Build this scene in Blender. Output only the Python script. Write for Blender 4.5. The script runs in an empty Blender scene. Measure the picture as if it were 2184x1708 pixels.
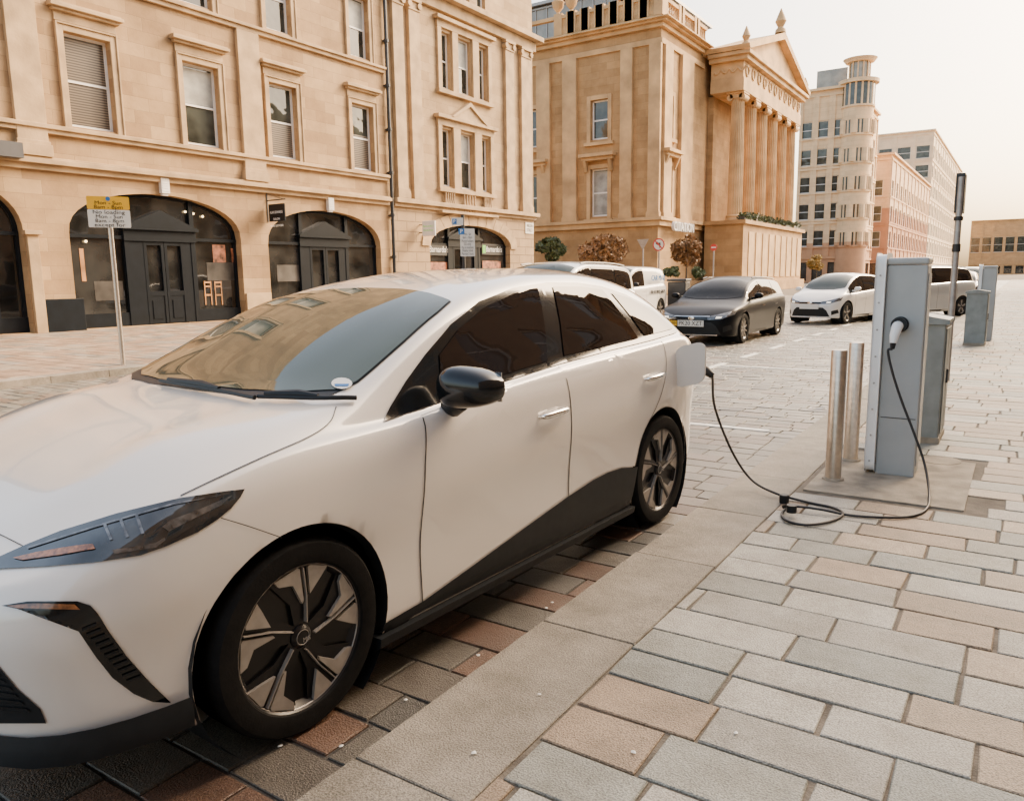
import bpy, bmesh, math, random
from math import sin, cos, pi, radians as rad, hypot, atan2
from mathutils import Vector, Matrix
from mathutils.bvhtree import BVHTree
from mathutils.geometry import tessellate_polygon
random.seed(5)
COL=bpy.context.scene.collection
# ---------------------------------------------------------------- camera model (used to measure the photo)
FP=1640.; CH=1.504
yaw=rad(33.45); pit=rad(9.1); rol=.014
Zv=Vector((0,0,1)); fh=Vector((-sin(yaw),cos(yaw),0)); R0=Vector((cos(yaw),sin(yaw),0))
FW=fh*cos(pit)-Zv*sin(pit); U0=fh*sin(pit)+Zv*cos(pit)
rc=R0*cos(rol)-U0*sin(rol); uc=U0*cos(rol)+R0*sin(rol)
CAM=Vector((0,0,CH))
def ray(px,py): return FW+rc*((px-1092)/FP)+uc*((854-py)/FP)
def hx(px,py,X): d=ray(px,py); t=X/d.x; return (d.y*t,CH+d.z*t)
def hy(px,py,Y): d=ray(px,py); t=Y/d.y; return (d.x*t,CH+d.z*t)
def hz(px,py,z): d=ray(px,py); t=(z-CH)/d.z; return (d.x*t,d.y*t)
cd=bpy.data.cameras.new('camera'); cam=bpy.data.objects.new('camera',cd); COL.objects.link(cam)
M=Matrix((rc,uc,-FW)).transposed().to_4x4(); M.translation=CAM; cam.matrix_world=M
cd.sensor_width=36; cd.lens=FP/2184*36; cd.clip_end=3000; cd.clip_start=.05
bpy.context.scene.camera=cam
# ---------------------------------------------------------------- materials
def nodes(name):
    m=bpy.data.materials.new(name); m.use_nodes=True; nt=m.node_tree
    return m,nt,nt.nodes['Principled BSDF'],nt.nodes,nt.links
def pm(name,col,rough=.5,metal=0,var=.08,scale=6,bump=0,bscale=60,coat=0,spec=.5,emis=0,ecol=None):
    m,nt,b,N,L=nodes(name)
    tc=N.new('ShaderNodeTexCoord'); no=N.new('ShaderNodeTexNoise'); no.inputs['Scale'].default_value=scale; no.inputs['Detail'].default_value=5
    L.new(tc.outputs['Object'],no.inputs['Vector'])
    r=N.new('ShaderNodeValToRGB'); r.color_ramp.elements[0].position=.3; r.color_ramp.elements[1].position=.7
    r.color_ramp.elements[0].color=(*[c*(1-var) for c in col],1); r.color_ramp.elements[1].color=(*[min(1,c*(1+var)) for c in col],1)
    L.new(no.outputs['Fac'],r.inputs['Fac']); L.new(r.outputs['Color'],b.inputs['Base Color'])
    b.inputs['Roughness'].default_value=rough; b.inputs['Metallic'].default_value=metal
    b.inputs['Coat Weight'].default_value=coat; b.inputs['Coat Roughness'].default_value=.02
    b.inputs['Specular IOR Level'].default_value=spec
    if bump:
        n2=N.new('ShaderNodeTexNoise'); n2.inputs['Scale'].default_value=bscale; n2.inputs['Detail'].default_value=4
        L.new(tc.outputs['Object'],n2.inputs['Vector'])
        bp=N.new('ShaderNodeBump'); bp.inputs['Strength'].default_value=bump; bp.inputs['Distance'].default_value=.02
        L.new(n2.outputs['Fac'],bp.inputs['Height']); L.new(bp.outputs['Normal'],b.inputs['Normal'])
    if emis:
        b.inputs['Emission Color'].default_value=(*(ecol or col),1); b.inputs['Emission Strength'].default_value=emis
    return m
def stone(name,c1,c2,bw=.9,bh=.38,mortar=.012,mc=None,groove=.35,var=.3,rough=.85,split=None,sc=None):
    m,nt,b,N,L=nodes(name)
    tc=N.new('ShaderNodeTexCoord'); sp=N.new('ShaderNodeSeparateXYZ'); L.new(tc.outputs['Object'],sp.inputs[0])
    ad=N.new('ShaderNodeMath'); ad.operation='ADD'; L.new(sp.outputs['X'],ad.inputs[0]); L.new(sp.outputs['Y'],ad.inputs[1])
    cb=N.new('ShaderNodeCombineXYZ'); L.new(ad.outputs[0],cb.inputs['X']); L.new(sp.outputs['Z'],cb.inputs['Y'])
    br=N.new('ShaderNodeTexBrick'); L.new(cb.outputs[0],br.inputs['Vector'])
    br.inputs['Scale'].default_value=1; br.inputs['Brick Width'].default_value=bw; br.inputs['Row Height'].default_value=bh
    br.inputs['Mortar Size'].default_value=mortar; br.inputs['Mortar Smooth'].default_value=.2; br.inputs['Bias'].default_value=-.1
    br.inputs['Color1'].default_value=(*c1,1); br.inputs['Color2'].default_value=(*c2,1)
    mc=mc or tuple(x*.66 for x in c1); br.inputs['Mortar'].default_value=(*mc,1)
    no=N.new('ShaderNodeTexNoise'); no.inputs['Scale'].default_value=.55; no.inputs['Detail'].default_value=8; no.inputs['Roughness'].default_value=.65
    L.new(tc.outputs['Object'],no.inputs['Vector'])
    r=N.new('ShaderNodeValToRGB'); r.color_ramp.elements[0].position=.32; r.color_ramp.elements[1].position=.68
    r.color_ramp.elements[0].color=(1-var,1-var*1.1,1-var*1.25,1); r.color_ramp.elements[1].color=(1.1,1.08,1.05,1)
    L.new(no.outputs['Fac'],r.inputs['Fac'])
    src=br.outputs['Color']
    if split:
        cp=N.new('ShaderNodeMath'); cp.operation='LESS_THAN'; cp.inputs[1].default_value=split; L.new(sp.outputs['Z'],cp.inputs[0])
        q=N.new('ShaderNodeMix'); q.data_type='RGBA'; L.new(cp.outputs[0],q.inputs[0]); L.new(src,q.inputs[6]); q.inputs[7].default_value=(*sc,1); src=q.outputs[2]
    mx=N.new('ShaderNodeMix'); mx.data_type='RGBA'; mx.blend_type='MULTIPLY'; mx.inputs[0].default_value=1
    L.new(src,mx.inputs[6]); L.new(r.outputs['Color'],mx.inputs[7]); L.new(mx.outputs[2],b.inputs['Base Color'])
    b.inputs['Roughness'].default_value=rough
    n3=N.new('ShaderNodeTexNoise'); n3.inputs['Scale'].default_value=14; n3.inputs['Detail'].default_value=6; L.new(tc.outputs['Object'],n3.inputs['Vector'])
    m1=N.new('ShaderNodeMath'); m1.operation='MULTIPLY_ADD'; L.new(br.outputs['Fac'],m1.inputs[0]); m1.inputs[1].default_value=-groove; 
    m2=N.new('ShaderNodeMath'); m2.operation='MULTIPLY'; m2.inputs[1].default_value=.12; L.new(n3.outputs['Fac'],m2.inputs[0]); L.new(m2.outputs[0],m1.inputs[2])
    bp=N.new('ShaderNodeBump'); bp.inputs['Strength'].default_value=.6; bp.inputs['Distance'].default_value=.06
    L.new(m1.outputs[0],bp.inputs['Height']); L.new(bp.outputs['Normal'],b.inputs['Normal'])
    return m
def slabmat(name,rough=.6,gain=1.0):
    m,nt,b,N,L=nodes(name)
    at=N.new('ShaderNodeAttribute'); at.attribute_name='tint'
    tc=N.new('ShaderNodeTexCoord')
    n1=N.new('ShaderNodeTexNoise'); n1.inputs['Scale'].default_value=160; n1.inputs['Detail'].default_value=3
    n2=N.new('ShaderNodeTexNoise'); n2.inputs['Scale'].default_value=4; n2.inputs['Detail'].default_value=8; n2.inputs['Roughness'].default_value=.7
    for n in (n1,n2): L.new(tc.outputs['Object'],n.inputs['Vector'])
    r1=N.new('ShaderNodeValToRGB'); r1.color_ramp.elements[0].position=.33; r1.color_ramp.elements[1].position=.62
    r1.color_ramp.elements[0].color=(.52*gain,.52*gain,.52*gain,1); r1.color_ramp.elements[1].color=(1.2*gain,1.2*gain,1.2*gain,1)
    r2=N.new('ShaderNodeValToRGB'); r2.color_ramp.elements[0].position=.3; r2.color_ramp.elements[1].position=.7
    r2.color_ramp.elements[0].color=(.55,.53,.49,1); r2.color_ramp.elements[1].color=(1.2,1.2,1.2,1)
    L.new(n1.outputs['Fac'],r1.inputs['Fac']); L.new(n2.outputs['Fac'],r2.inputs['Fac'])
    a=N.new('ShaderNodeMix'); a.data_type='RGBA'; a.blend_type='MULTIPLY'; a.inputs[0].default_value=1
    L.new(at.outputs['Color'],a.inputs[6]); L.new(r1.outputs['Color'],a.inputs[7])
    c=N.new('ShaderNodeMix'); c.data_type='RGBA'; c.blend_type='MULTIPLY'; c.inputs[0].default_value=1
    L.new(a.outputs[2],c.inputs[6]); L.new(r2.outputs['Color'],c.inputs[7]); L.new(c.outputs[2],b.inputs['Base Color'])
    mr=N.new('ShaderNodeMapRange'); mr.inputs['To Min'].default_value=rough-.18; mr.inputs['To Max'].default_value=rough+.14
    L.new(n2.outputs['Fac'],mr.inputs['Value']); L.new(mr.outputs[0],b.inputs['Roughness'])
    bp=N.new('ShaderNodeBump'); bp.inputs['Strength'].default_value=.7; bp.inputs['Distance'].default_value=.008
    s=N.new('ShaderNodeMath'); s.operation='MULTIPLY_ADD'; s.inputs[1].default_value=2.0
    L.new(n2.outputs['Fac'],s.inputs[0]); L.new(n1.outputs['Fac'],s.inputs[2]); L.new(s.outputs[0],bp.inputs['Height']); L.new(bp.outputs['Normal'],b.inputs['Normal'])
    return m
def glassmat(name,col=(.02,.026,.028),rough=.04,wob=.06,wsc=2.5,var=.5,spec=.6,ior=1.5):
    m,nt,b,N,L=nodes(name)
    tc=N.new('ShaderNodeTexCoord'); no=N.new('ShaderNodeTexNoise'); no.inputs['Scale'].default_value=wsc; L.new(tc.outputs['Object'],no.inputs['Vector'])
    bp=N.new('ShaderNodeBump'); bp.inputs['Strength'].default_value=wob; bp.inputs['Distance'].default_value=.1
    L.new(no.outputs['Fac'],bp.inputs['Height']); L.new(bp.outputs['Normal'],b.inputs['Normal'])
    r=N.new('ShaderNodeValToRGB'); r.color_ramp.elements[0].position=.35; r.color_ramp.elements[1].position=.65
    r.color_ramp.elements[0].color=(*[c*(1-var) for c in col],1); r.color_ramp.elements[1].color=(*[c*(1+var) for c in col],1)
    L.new(no.outputs['Fac'],r.inputs['Fac']); L.new(r.outputs['Color'],b.inputs['Base Color'])
    b.inputs['Roughness'].default_value=rough; b.inputs['Specular IOR Level'].default_value=spec; b.inputs['IOR'].default_value=ior
    return m
def stripes(name,c1,c2,scale=30):
    m,nt,b,N,L=nodes(name)
    tc=N.new('ShaderNodeTexCoord'); w=N.new('ShaderNodeTexWave'); w.bands_direction='Z'; w.inputs['Scale'].default_value=scale; w.inputs['Distortion'].default_value=.3
    L.new(tc.outputs['Object'],w.inputs['Vector']); r=N.new('ShaderNodeValToRGB'); r.color_ramp.elements[0].color=(*c1,1); r.color_ramp.elements[1].color=(*c2,1)
    L.new(w.outputs['Fac'],r.inputs['Fac']); L.new(r.outputs['Color'],b.inputs['Base Color']); b.inputs['Roughness'].default_value=.3
    return m
SANDA=stone('honey sandstone ashlar',(.47,.32,.17),(.32,.20,.10),1.0,.40,.007,groove=.22,var=.36)
SANDA2=stone('pale sandstone ashlar',(.47,.335,.19),(.37,.25,.13),.9,.40,.006,groove=.2,var=.32)
RUST=stone('rusticated sandstone',(.45,.315,.18),(.38,.26,.14),1.25,.45,.035,groove=1.2,var=.25)
TRIM=pm('dressed sandstone',(.42,.29,.158),.8,var=.26,scale=1.6,bump=.25,bscale=14)
SANDB=stone('warm golden sandstone',(.48,.295,.13),(.38,.225,.095),1.3,.55,.007,groove=.2,var=.34)
TRIMB=pm('golden dressed stone',(.53,.335,.155),.8,var=.28,scale=.7,bump=.2,bscale=8)
SANDC=stone('haze paled cream stone',(.82,.58,.34),(.72,.50,.29),1.6,.6,.01,groove=.1,var=.14,split=6,sc=(.52,.28,.15))  # cream lightened so distance haze is painted into the stone colour
REDST=stone('haze paled red and cream stone',(.78,.54,.33),(.68,.46,.28),1.2,.5,.01,groove=.1,var=.15,split=13,sc=(.50,.26,.15))  # stone tones raised too, haze put into the base colour
PALE=stone('haze paled render',(.80,.65,.46),(.74,.58,.41),2.5,1.,.01,groove=.05,var=.1)  # paleness includes painted haze, there is no haze volume
BROWN=stone('brown sandstone',(.48,.33,.18),(.42,.28,.15),1.2,.5,.01,groove=.1,var=.15)
SHADE=stone('brown sandstone block',(.40,.25,.14),(.33,.19,.10),1.0,.4,.01,groove=.2,var=.2)
WHITEP=pm('white painted timber',(.78,.76,.72),.45,var=.06,scale=3)
GLASS=glassmat('window glass',(.040,.044,.038),.03,.12,1.2)
GLASSD=glassmat('shop glass',(.022,.022,.021),.03,.06,.9,.7,.9)
BLINDG=stripes('grey venetian blind',(.03,.026,.02),(.19,.15,.11),4.2)
BLINDW=pm('white roller blind',(.32,.32,.29),.6,var=.3,scale=2)
NAVY=pm('blue black shop paint',(.006,.009,.013),.38,var=.2,scale=4,spec=.2)
LEAD=pm('dark slate',(.06,.06,.065),.6,var=.2,scale=2)
PIPE=pm('black iron pipe',(.02,.022,.025),.45,var=.2)
STEEL=pm('brushed stainless steel',(.60,.54,.47),.30,.95,var=.14,scale=30,bump=.08,bscale=200)
GALV=pm('galvanised pole',(.36,.34,.32),.5,.7,var=.15,scale=12)
POSTG=pm('silver grey powder coat',(.35,.365,.36),.4,var=.07,scale=5,bump=.03)
POSTW=pm('white post shell',(.76,.76,.74),.4,var=.05,scale=5)
CABG=pm('weathered grey cabinet paint',(.19,.21,.20),.5,var=.2,scale=6,bump=.05)
PAINT=pm('pearl white car paint',(.76,.71,.645),.20,0,var=.012,scale=2,coat=1.0)
BLKGL=pm('gloss black trim',(.006,.007,.008),.12,var=.1,coat=.15,spec=.35)
BLKMT=pm('satin black plastic',(.009,.011,.013),.5,var=.2,scale=20,bump=.05,bscale=300,spec=.3)
CARGL=glassmat('tinted car glass',(.010,.007,.006),.02,.01,.6,.3,.5,1.33)
CARGD=glassmat('dark car glass',(.010,.011,.012),.03,.01,.6,.3,.35,1.25)
WSCR=glassmat('windscreen glass',(.034,.044,.034),.015,.006,.5,.6,.5,1.40)
RUB=pm('tyre rubber',(.007,.007,.007),.8,var=.25,scale=25,bump=.1,bscale=120,spec=.15)
RIMB=pm('black wheel',(.006,.006,.007),.3,var=.2,spec=.35)
RIMS=pm('machined alloy',(.30,.275,.245),.42,.35,var=.15,scale=20)
CHROME=pm('bright chrome',(.75,.73,.70),.12,1.0,var=.03)
HLIN=pm('headlamp lens',(.025,.028,.03),.06,var=.9,scale=9,coat=1)
HLBR=pm('headlamp reflector',(.11,.11,.11),.15,.5,var=.7,scale=40,coat=1)
AMBER=pm('amber reflector',(.22,.08,.025),.25,var=.6,scale=60,coat=.8)
LAMPON=pm('lit headlamp',(.9,.85,.75),.2,emis=1.4,ecol=(1,.88,.7))
CBLACK=pm('black car paint',(.004,.005,.007),.32,var=.05,coat=.0,spec=.12)
CSILV=pm('pale silver car paint',(.55,.57,.56),.3,.35,var=.03,coat=1.0)
CWHITE=pm('white car paint',(.76,.74,.70),.3,var=.02,coat=1.0)
CRED=pm('dark red car paint',(.10,.02,.015),.3,var=.05,coat=1.0)
CGREY=pm('grey car paint',(.09,.09,.095),.3,.3,var=.05,coat=1.0)
PLATEW=pm('white plate',(.74,.72,.66),.4,var=.03); PLATEY=pm('yellow plate',(.80,.44,.015),.45,var=.06)
INK=pm('black lettering',(.012,.012,.012),.5,var=.1); RED=pm('red sign face',(.55,.04,.03),.4,var=.08); BLUE=pm('blue sign face',(.03,.16,.42),.4,var=.08)
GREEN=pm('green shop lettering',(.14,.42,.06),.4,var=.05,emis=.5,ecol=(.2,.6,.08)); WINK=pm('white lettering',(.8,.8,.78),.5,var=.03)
CABLE=pm('black cable sheath',(.010,.010,.011),.5,var=.2)
JOINT=pm('sand joint',(.12,.10,.075),.95,var=.35,scale=9,bump=.4,bscale=90)
JOINTD=pm('dirty dark joint',(.045,.04,.034),.9,var=.4,scale=9,bump=.4,bscale=90)
CONC=pm('worn concrete',(.27,.23,.17),.9,var=.35,scale=7,bump=.4,bscale=80)
ROADP=pm('worn road paint',(.66,.65,.60),.7,var=.3,scale=12)
GROUND=pm('distant ground',(.25,.22,.18),.9,var=.2,scale=.2)
LEAF=pm('green leaves',(.055,.075,.022),.6,var=.6,scale=3); LEAFA=pm('autumn leaves',(.20,.10,.03),.6,var=.6,scale=3); LEAFY=pm('yellow leaves',(.34,.22,.05),.6,var=.5,scale=3)
BARK=pm('bark',(.06,.045,.03),.9,var=.3); ORANGE=pm('warm interior wood',(.42,.20,.07),.5,var=.4,scale=2)
WARM=pm('warm shop bulb',(1,.75,.4),.4,emis=6,ecol=(1,.7,.35)); POSTER=pm('shop display',(.28,.10,.05),.5,var=.95,scale=5)
GREYI=pm('dim shop interior',(.055,.05,.045),.4,var=.8,scale=1.3)
GLASSR=glassmat('rooftop glass',(.26,.25,.21),.1,.05,1,.2)
# ---------------------------------------------------------------- builders
OFF={}
class Fr:
    def __init__(s,k,c): s.k=k;s.c=c
    def __call__(s,a,b,d):
        return (s.c+d,a,b) if s.k=='x+' else (a,s.c-d,b) if s.k=='y-' else (s.c-d,a,b)
class MB:
    def __init__(s): s.v=[];s.f=[]
    def add(s,vs,fs):
        n=len(s.v); s.v+=[tuple(v) for v in vs]; s.f+=[tuple(i+n for i in f) for f in fs]; return s
    def box(s,x0,x1,y0,y1,z0,z1): return s.fbox(lambda a,b,d:(a,b,d),x0,x1,y0,y1,z0,z1)
    def fbox(s,fr,a0,a1,b0,b1,d0,d1):
        vs=[fr(a,b,d) for d in (d0,d1) for b in (b0,b1) for a in (a0,a1)]
        return s.add(vs,[(0,1,3,2),(4,6,7,5),(0,4,5,1),(2,3,7,6),(0,2,6,4),(1,5,7,3)])
    def prism(s,fr,pts,d0,d1):
        n=len(pts); vs=[fr(a,b,d0) for a,b in pts]+[fr(a,b,d1) for a,b in pts]
        return s.add(vs,[tuple(range(n)),tuple(range(2*n-1,n-1,-1))]+[(i,(i+1)%n,n+(i+1)%n,n+i) for i in range(n)])
    def quad(s,*p): return s.add(p,[tuple(range(len(p)))])
    def wall(s,fr,outer,holes,depth,d=0):
        polys=[[Vector((a,b,0)) for a,b in outer]]+[[Vector((a,b,0)) for a,b in h] for h in holes]
        flat=[p for q in polys for p in q]; tr=tessellate_polygon(polys)
        s.add([fr(p.x,p.y,d) for p in flat],[tuple(t) for t in tr])
        for h in holes:
            n=len(h); s.add([fr(a,b,d) for a,b in h]+[fr(a,b,d-depth) for a,b in h],[(i,(i+1)%n,n+(i+1)%n,n+i) for i in range(n)])
        return s
    def ring(s,c,ax,r,n,ph=0):
        ax=Vector(ax).normalized(); u=ax.orthogonal().normalized(); w=ax.cross(u)
        return [Vector(c)+u*(r*cos(2*pi*i/n+ph))+w*(r*sin(2*pi*i/n+ph)) for i in range(n)]
    def cyl(s,p0,p1,r0,r1=None,n=16):
        p0=Vector(p0);p1=Vector(p1);r1=r0 if r1 is None else r1
        vs=s.ring(p0,p1-p0,r0,n)+s.ring(p1,p1-p0,r1,n)
        return s.add(vs,[tuple(range(n-1,-1,-1)),tuple(range(n,2*n))]+[(i,(i+1)%n,n+(i+1)%n,n+i) for i in range(n)])
    def tube(s,path,r,n=10,closed=False):
        path=[Vector(p) for p in path]; vs=[];m=len(path);u=None
        for i,p in enumerate(path):
            t=(path[min(i+1,m-1)]-path[max(i-1,0)]).normalized()
            if u is None: u=t.orthogonal().normalized()
            u=(u-t*u.dot(t)).normalized(); w=t.cross(u); rr=r[i] if isinstance(r,list) else r
            vs+=[p+u*(rr*cos(2*pi*k/n))+w*(rr*sin(2*pi*k/n)) for k in range(n)]
        fs=[(i*n+k,i*n+(k+1)%n,(i+1)*n+(k+1)%n,(i+1)*n+k) for i in range(m-1) for k in range(n)]
        return s.add(vs,fs+[tuple(range(n-1,-1,-1)),tuple(range((m-1)*n,m*n))])
    def lathe(s,prof,o=(0,0,0),ax=(0,0,1),n=24,flute=0):
        o=Vector(o);ax=Vector(ax).normalized(); u=ax.orthogonal().normalized(); w=ax.cross(u); vs=[]
        for r,h in prof:
            for k in range(n):
                q=r*(1-flute*(k%2)); vs.append(o+ax*h+u*(q*cos(2*pi*k/n))+w*(q*sin(2*pi*k/n)))
        m=len(prof); fs=[(i*n+k,i*n+(k+1)%n,(i+1)*n+(k+1)%n,(i+1)*n+k) for i in range(m-1) for k in range(n)]
        return s.add(vs,fs+[tuple(range(n-1,-1,-1)),tuple(range((m-1)*n,m*n))])
    def ell(s,c,rx,ry,rz,n=16,m=10,pw=1.0):
        c=Vector(c); vs=[];fs=[]
        def sp(x,p): return math.copysign(abs(x)**p,x)
        for j in range(m+1):
            th=pi*j/m-pi/2
            for k in range(n):
                ph=2*pi*k/n; vs.append(c+Vector((rx*sp(cos(th),pw)*sp(cos(ph),pw),ry*sp(cos(th),pw)*sp(sin(ph),pw),rz*sp(sin(th),pw))))
        for j in range(m):
            for k in range(n): fs.append((j*n+k,j*n+(k+1)%n,(j+1)*n+(k+1)%n,(j+1)*n+k))
        return s.add(vs,fs)
    def build(s,name,mat,parent=None,smooth=False,bevel=0,seg=2):
        me=bpy.data.meshes.new(name); off=OFF.get(parent,Vector((0,0,0))) if parent else Vector((0,0,0))
        me.from_pydata([(v[0]-off[0],v[1]-off[1],v[2]-off[2]) for v in s.v],[],s.f); me.validate(); me.materials.append(mat)
        if smooth:
            me.polygons.foreach_set('use_smooth',[True]*len(me.polygons)); me.set_sharp_from_angle(angle=rad(38))
        o=bpy.data.objects.new(name,me); COL.objects.link(o)
        if parent: o.parent=parent; OFF[o]=off
        if bevel:
            b=o.modifiers.new('bevel','BEVEL'); b.width=bevel; b.segments=seg; b.limit_method='ANGLE'; b.angle_limit=rad(40)
        return o
def tag(o,label,cat,group=None,kind=None):
    if label: o['label']=label
    if cat: o['category']=cat
    if group: o['group']=group
    if kind: o['kind']=kind
    return o
def thing(name,label,cat,loc=(0,0,0),rz=0,group=None,world=True):
    o=bpy.data.objects.new(name,None); COL.objects.link(o); o.location=loc; o.rotation_euler=(0,0,rz); o.empty_display_size=.2
    OFF[o]=Vector(loc) if world else Vector((0,0,0)); return tag(o,label,cat,group)
def struct(o): o['kind']='structure'; return o
def text(s,size,loc,right,up,mat,parent,name='lettering',wid=None,ext=.002):
    cu=bpy.data.curves.new('t','FONT'); cu.body=s; cu.size=size; cu.align_x='CENTER'; cu.align_y='CENTER'; cu.extrude=ext; cu.resolution_u=3
    ob=bpy.data.objects.new('t',cu); COL.objects.link(ob); dg=bpy.context.evaluated_depsgraph_get()
    me=bpy.data.meshes.new_from_object(ob.evaluated_get(dg)); bpy.data.objects.remove(ob)
    right=Vector(right).normalized(); up=Vector(up).normalized(); n=right.cross(up); loc=Vector(loc)
    xs=[v.co.x for v in me.vertices] or [0]; k=1
    if wid: k=wid/(max(xs)-min(xs)+1e-6)
    xm=(max(xs)+min(xs))/2
    m=MB(); m.v=[tuple(loc+right*((v.co.x-xm)*k)+up*v.co.y+n*v.co.z) for v in me.vertices]; m.f=[tuple(p.vertices) for p in me.polygons]
    bpy.data.meshes.remove(me); return m.build(name,mat,parent)
def smoothpath(pts,k=8):
    P=[Vector(p) for p in pts]; P=[P[0]*2-P[1]]+P+[P[-1]*2-P[-2]]; out=[]
    for i in range(1,len(P)-2):
        a,b,c,d=P[i-1:i+3]
        for j in range(k):
            t=j/k; out.append(.5*((2*b)+(c-a)*t+(2*a-5*b+4*c-d)*t*t+(3*b-a-3*c+d)*t**3))
    out.append(P[-2]); return out
def pch(keys):
    kk=[keys[0]]
    for k in keys[1:]:
        if k[0]>kk[-1][0]+1e-6: kk.append(k)
    keys=kk
    xs=[k[0] for k in keys]; ys=[k[1] for k in keys]; n=len(xs)
    d=[(ys[i+1]-ys[i])/(xs[i+1]-xs[i]) for i in range(n-1)]
    m=[d[0]]+[0 if d[i-1]*d[i]<=0 else 2*d[i-1]*d[i]/(d[i-1]+d[i]) for i in range(1,n-1)]+[d[-1]]
    def f(x):
        if x<=xs[0]: return ys[0]
        if x>=xs[-1]: return ys[-1]
        i=0
        while x>xs[i+1]: i+=1
        h=xs[i+1]-xs[i]; t=(x-xs[i])/h
        return ys[i]*(1+2*t)*(1-t)**2+h*m[i]*t*(1-t)**2+ys[i+1]*t*t*(3-2*t)+h*m[i+1]*t*t*(t-1)
    return f
# ---------------------------------------------------------------- ground
def slabs(name,x0,x1,y0,y1,zt,rh,wmin,wmax,pal,mat,gap=.012,skip=None,jit=.004,lenwise=False,dp=.03,cor_j=.004,ch=.004):
    vs=[];fs=[];cols=[]
    A0,A1,B0,B1=(x0,x1,y0,y1) if not lenwise else (y0,y1,x0,x1)
    b=B0
    while b<B1-.01:
        h=min(rh*random.uniform(.90,1.10),B1-b)
        if B1-b-h<rh*.4: h=B1-b
        a=A0-random.uniform(0,wmax) if not lenwise else A0
        while a<A1:
            w=random.uniform(wmin,wmax); e=min(a+w,A1)
            if A1-e<wmin*.35: e=A1
            s=max(a,A0)
            if e-s>.05:
                g=gap/2; X0,X1,Y0,Y1=s+g,e-g,b+g,b+h-g
                if lenwise: X0,X1,Y0,Y1=Y0,Y1,X0,X1
                cx,cy=(X0+X1)/2,(Y0+Y1)/2
                if not(skip and skip(cx,cy)):
                    n=len(vs); z=zt+random.uniform(-jit,jit)*.5; c=ch; cj=cor_j
                    jj=[(random.uniform(-cj,cj),random.uniform(-cj,cj)) for _ in range(4)]
                    cor=[(X0,Y0),(X1,Y0),(X1,Y1),(X0,Y1)]; sg=[(1,1),(-1,1),(-1,-1),(1,-1)]
                    for (p,q),(u,v) in zip(cor,jj): vs.append((p+u,q+v,zt-dp))
                    for (p,q),(u,v) in zip(cor,jj): vs.append((p+u,q+v,z-.004))
                    tz=[random.uniform(-jit,jit)*.4 for _ in range(4)]
                    for (p,q),(u,v),(i,j),t in zip(cor,jj,sg,tz): vs.append((p+u+i*c,q+v+j*c,z+t))
                    fs+= [(n+8,n+9,n+10,n+11)]+[(n+k,n+(k+1)%4,n+4+(k+1)%4,n+4+k) for k in range(4)]+[(n+4+k,n+4+(k+1)%4,n+8+(k+1)%4,n+8+k) for k in range(4)]
                    col=random.choice(pal(cx,cy) if callable(pal) else pal); f=random.uniform(.78,1.15); cols+=[(col[0]*f,col[1]*f,col[2]*f,1)]*12
            a=e if not (e>=A1) else A1+1
        b+=h
    me=bpy.data.meshes.new(name); me.from_pydata(vs,[],fs); me.materials.append(mat)
    ca=me.color_attributes.new('tint','FLOAT_COLOR','POINT'); ca.data.foreach_set('color',[x for c in cols for x in c])
    o=bpy.data.objects.new(name,me); COL.objects.link(o); o['kind']='structure'; return o
SL=slabmat('stone paving slab',.58,1.0); SLR=slabmat('polished stone sett',.38,.92); SLK=slabmat('granite kerb stone',.72,.98)
KX0,KX1=-1.62,-1.19; PZ=.05; OK=-12.6; XF=-23.5; OZ=.11
tan=(.31,.225,.145); tan2=(.35,.27,.185); gry=(.255,.255,.215); lgt=(.37,.35,.295); blu=(.225,.235,.205)
def onpatch(x,y): return -1.16<x<-.18 and 5.3<y<6.75
def bay(x,y): return x>-4.2 and y<7.2
slabs('pavement',KX1,5,-2.5,42,PZ,.235,.34,.60,[tan,tan,tan2,gry,lgt,lgt,blu],SL,gap=.012,skip=onpatch,jit=.003,cor_j=.006)
slabs('kerb',KX0,KX1,-2.5,60,PZ,.43,.9,1.15,[(.285,.25,.195),(.305,.265,.205),(.27,.24,.19)],SLK,gap=.006,lenwise=True,dp=.08)
slabs('road',OK+.3,KX0-.004,-2.5,60,0,.175,.2,.38,[(.24,.215,.175),(.225,.22,.19),(.27,.245,.205),(.19,.185,.165),(.23,.175,.135),(.30,.285,.245)],SLR,gap=.014,skip=bay,cor_j=.006,jit=.006)
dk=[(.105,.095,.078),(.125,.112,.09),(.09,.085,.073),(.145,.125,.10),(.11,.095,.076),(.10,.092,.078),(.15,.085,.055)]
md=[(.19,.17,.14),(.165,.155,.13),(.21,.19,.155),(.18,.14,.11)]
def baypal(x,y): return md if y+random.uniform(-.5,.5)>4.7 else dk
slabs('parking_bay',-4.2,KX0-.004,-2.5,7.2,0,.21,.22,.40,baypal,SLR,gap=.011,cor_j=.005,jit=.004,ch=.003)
slabs('opposite_kerb',OK,OK+.296,-2.5,37,OZ,.3,.8,1.1,[(.30,.27,.22),(.33,.29,.24)],SLK,gap=.008,lenwise=True,dp=.14)
slabs('opposite_pavement',XF,OK-.004,0,37,OZ,.3,.4,.75,[(.36,.25,.17),(.33,.235,.165),(.29,.26,.22),(.37,.30,.225)],SL,gap=.014)
def sheet(name,x0,x1,y0,y1,z,mat):
    m=MB(); m.quad((x0,y0,z),(x1,y0,z),(x1,y1,z),(x0,y1,z)); o=m.build(name,mat); o['kind']='structure'; return o
sheet('ground',-1500,1500,-1500,1500,-.06,GROUND)
sheet('road_bed',-60,KX0,-3,400,-.012,JOINT); sheet('bay_bed',-4.2,KX0,-3,7.2,-.008,JOINTD)
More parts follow.
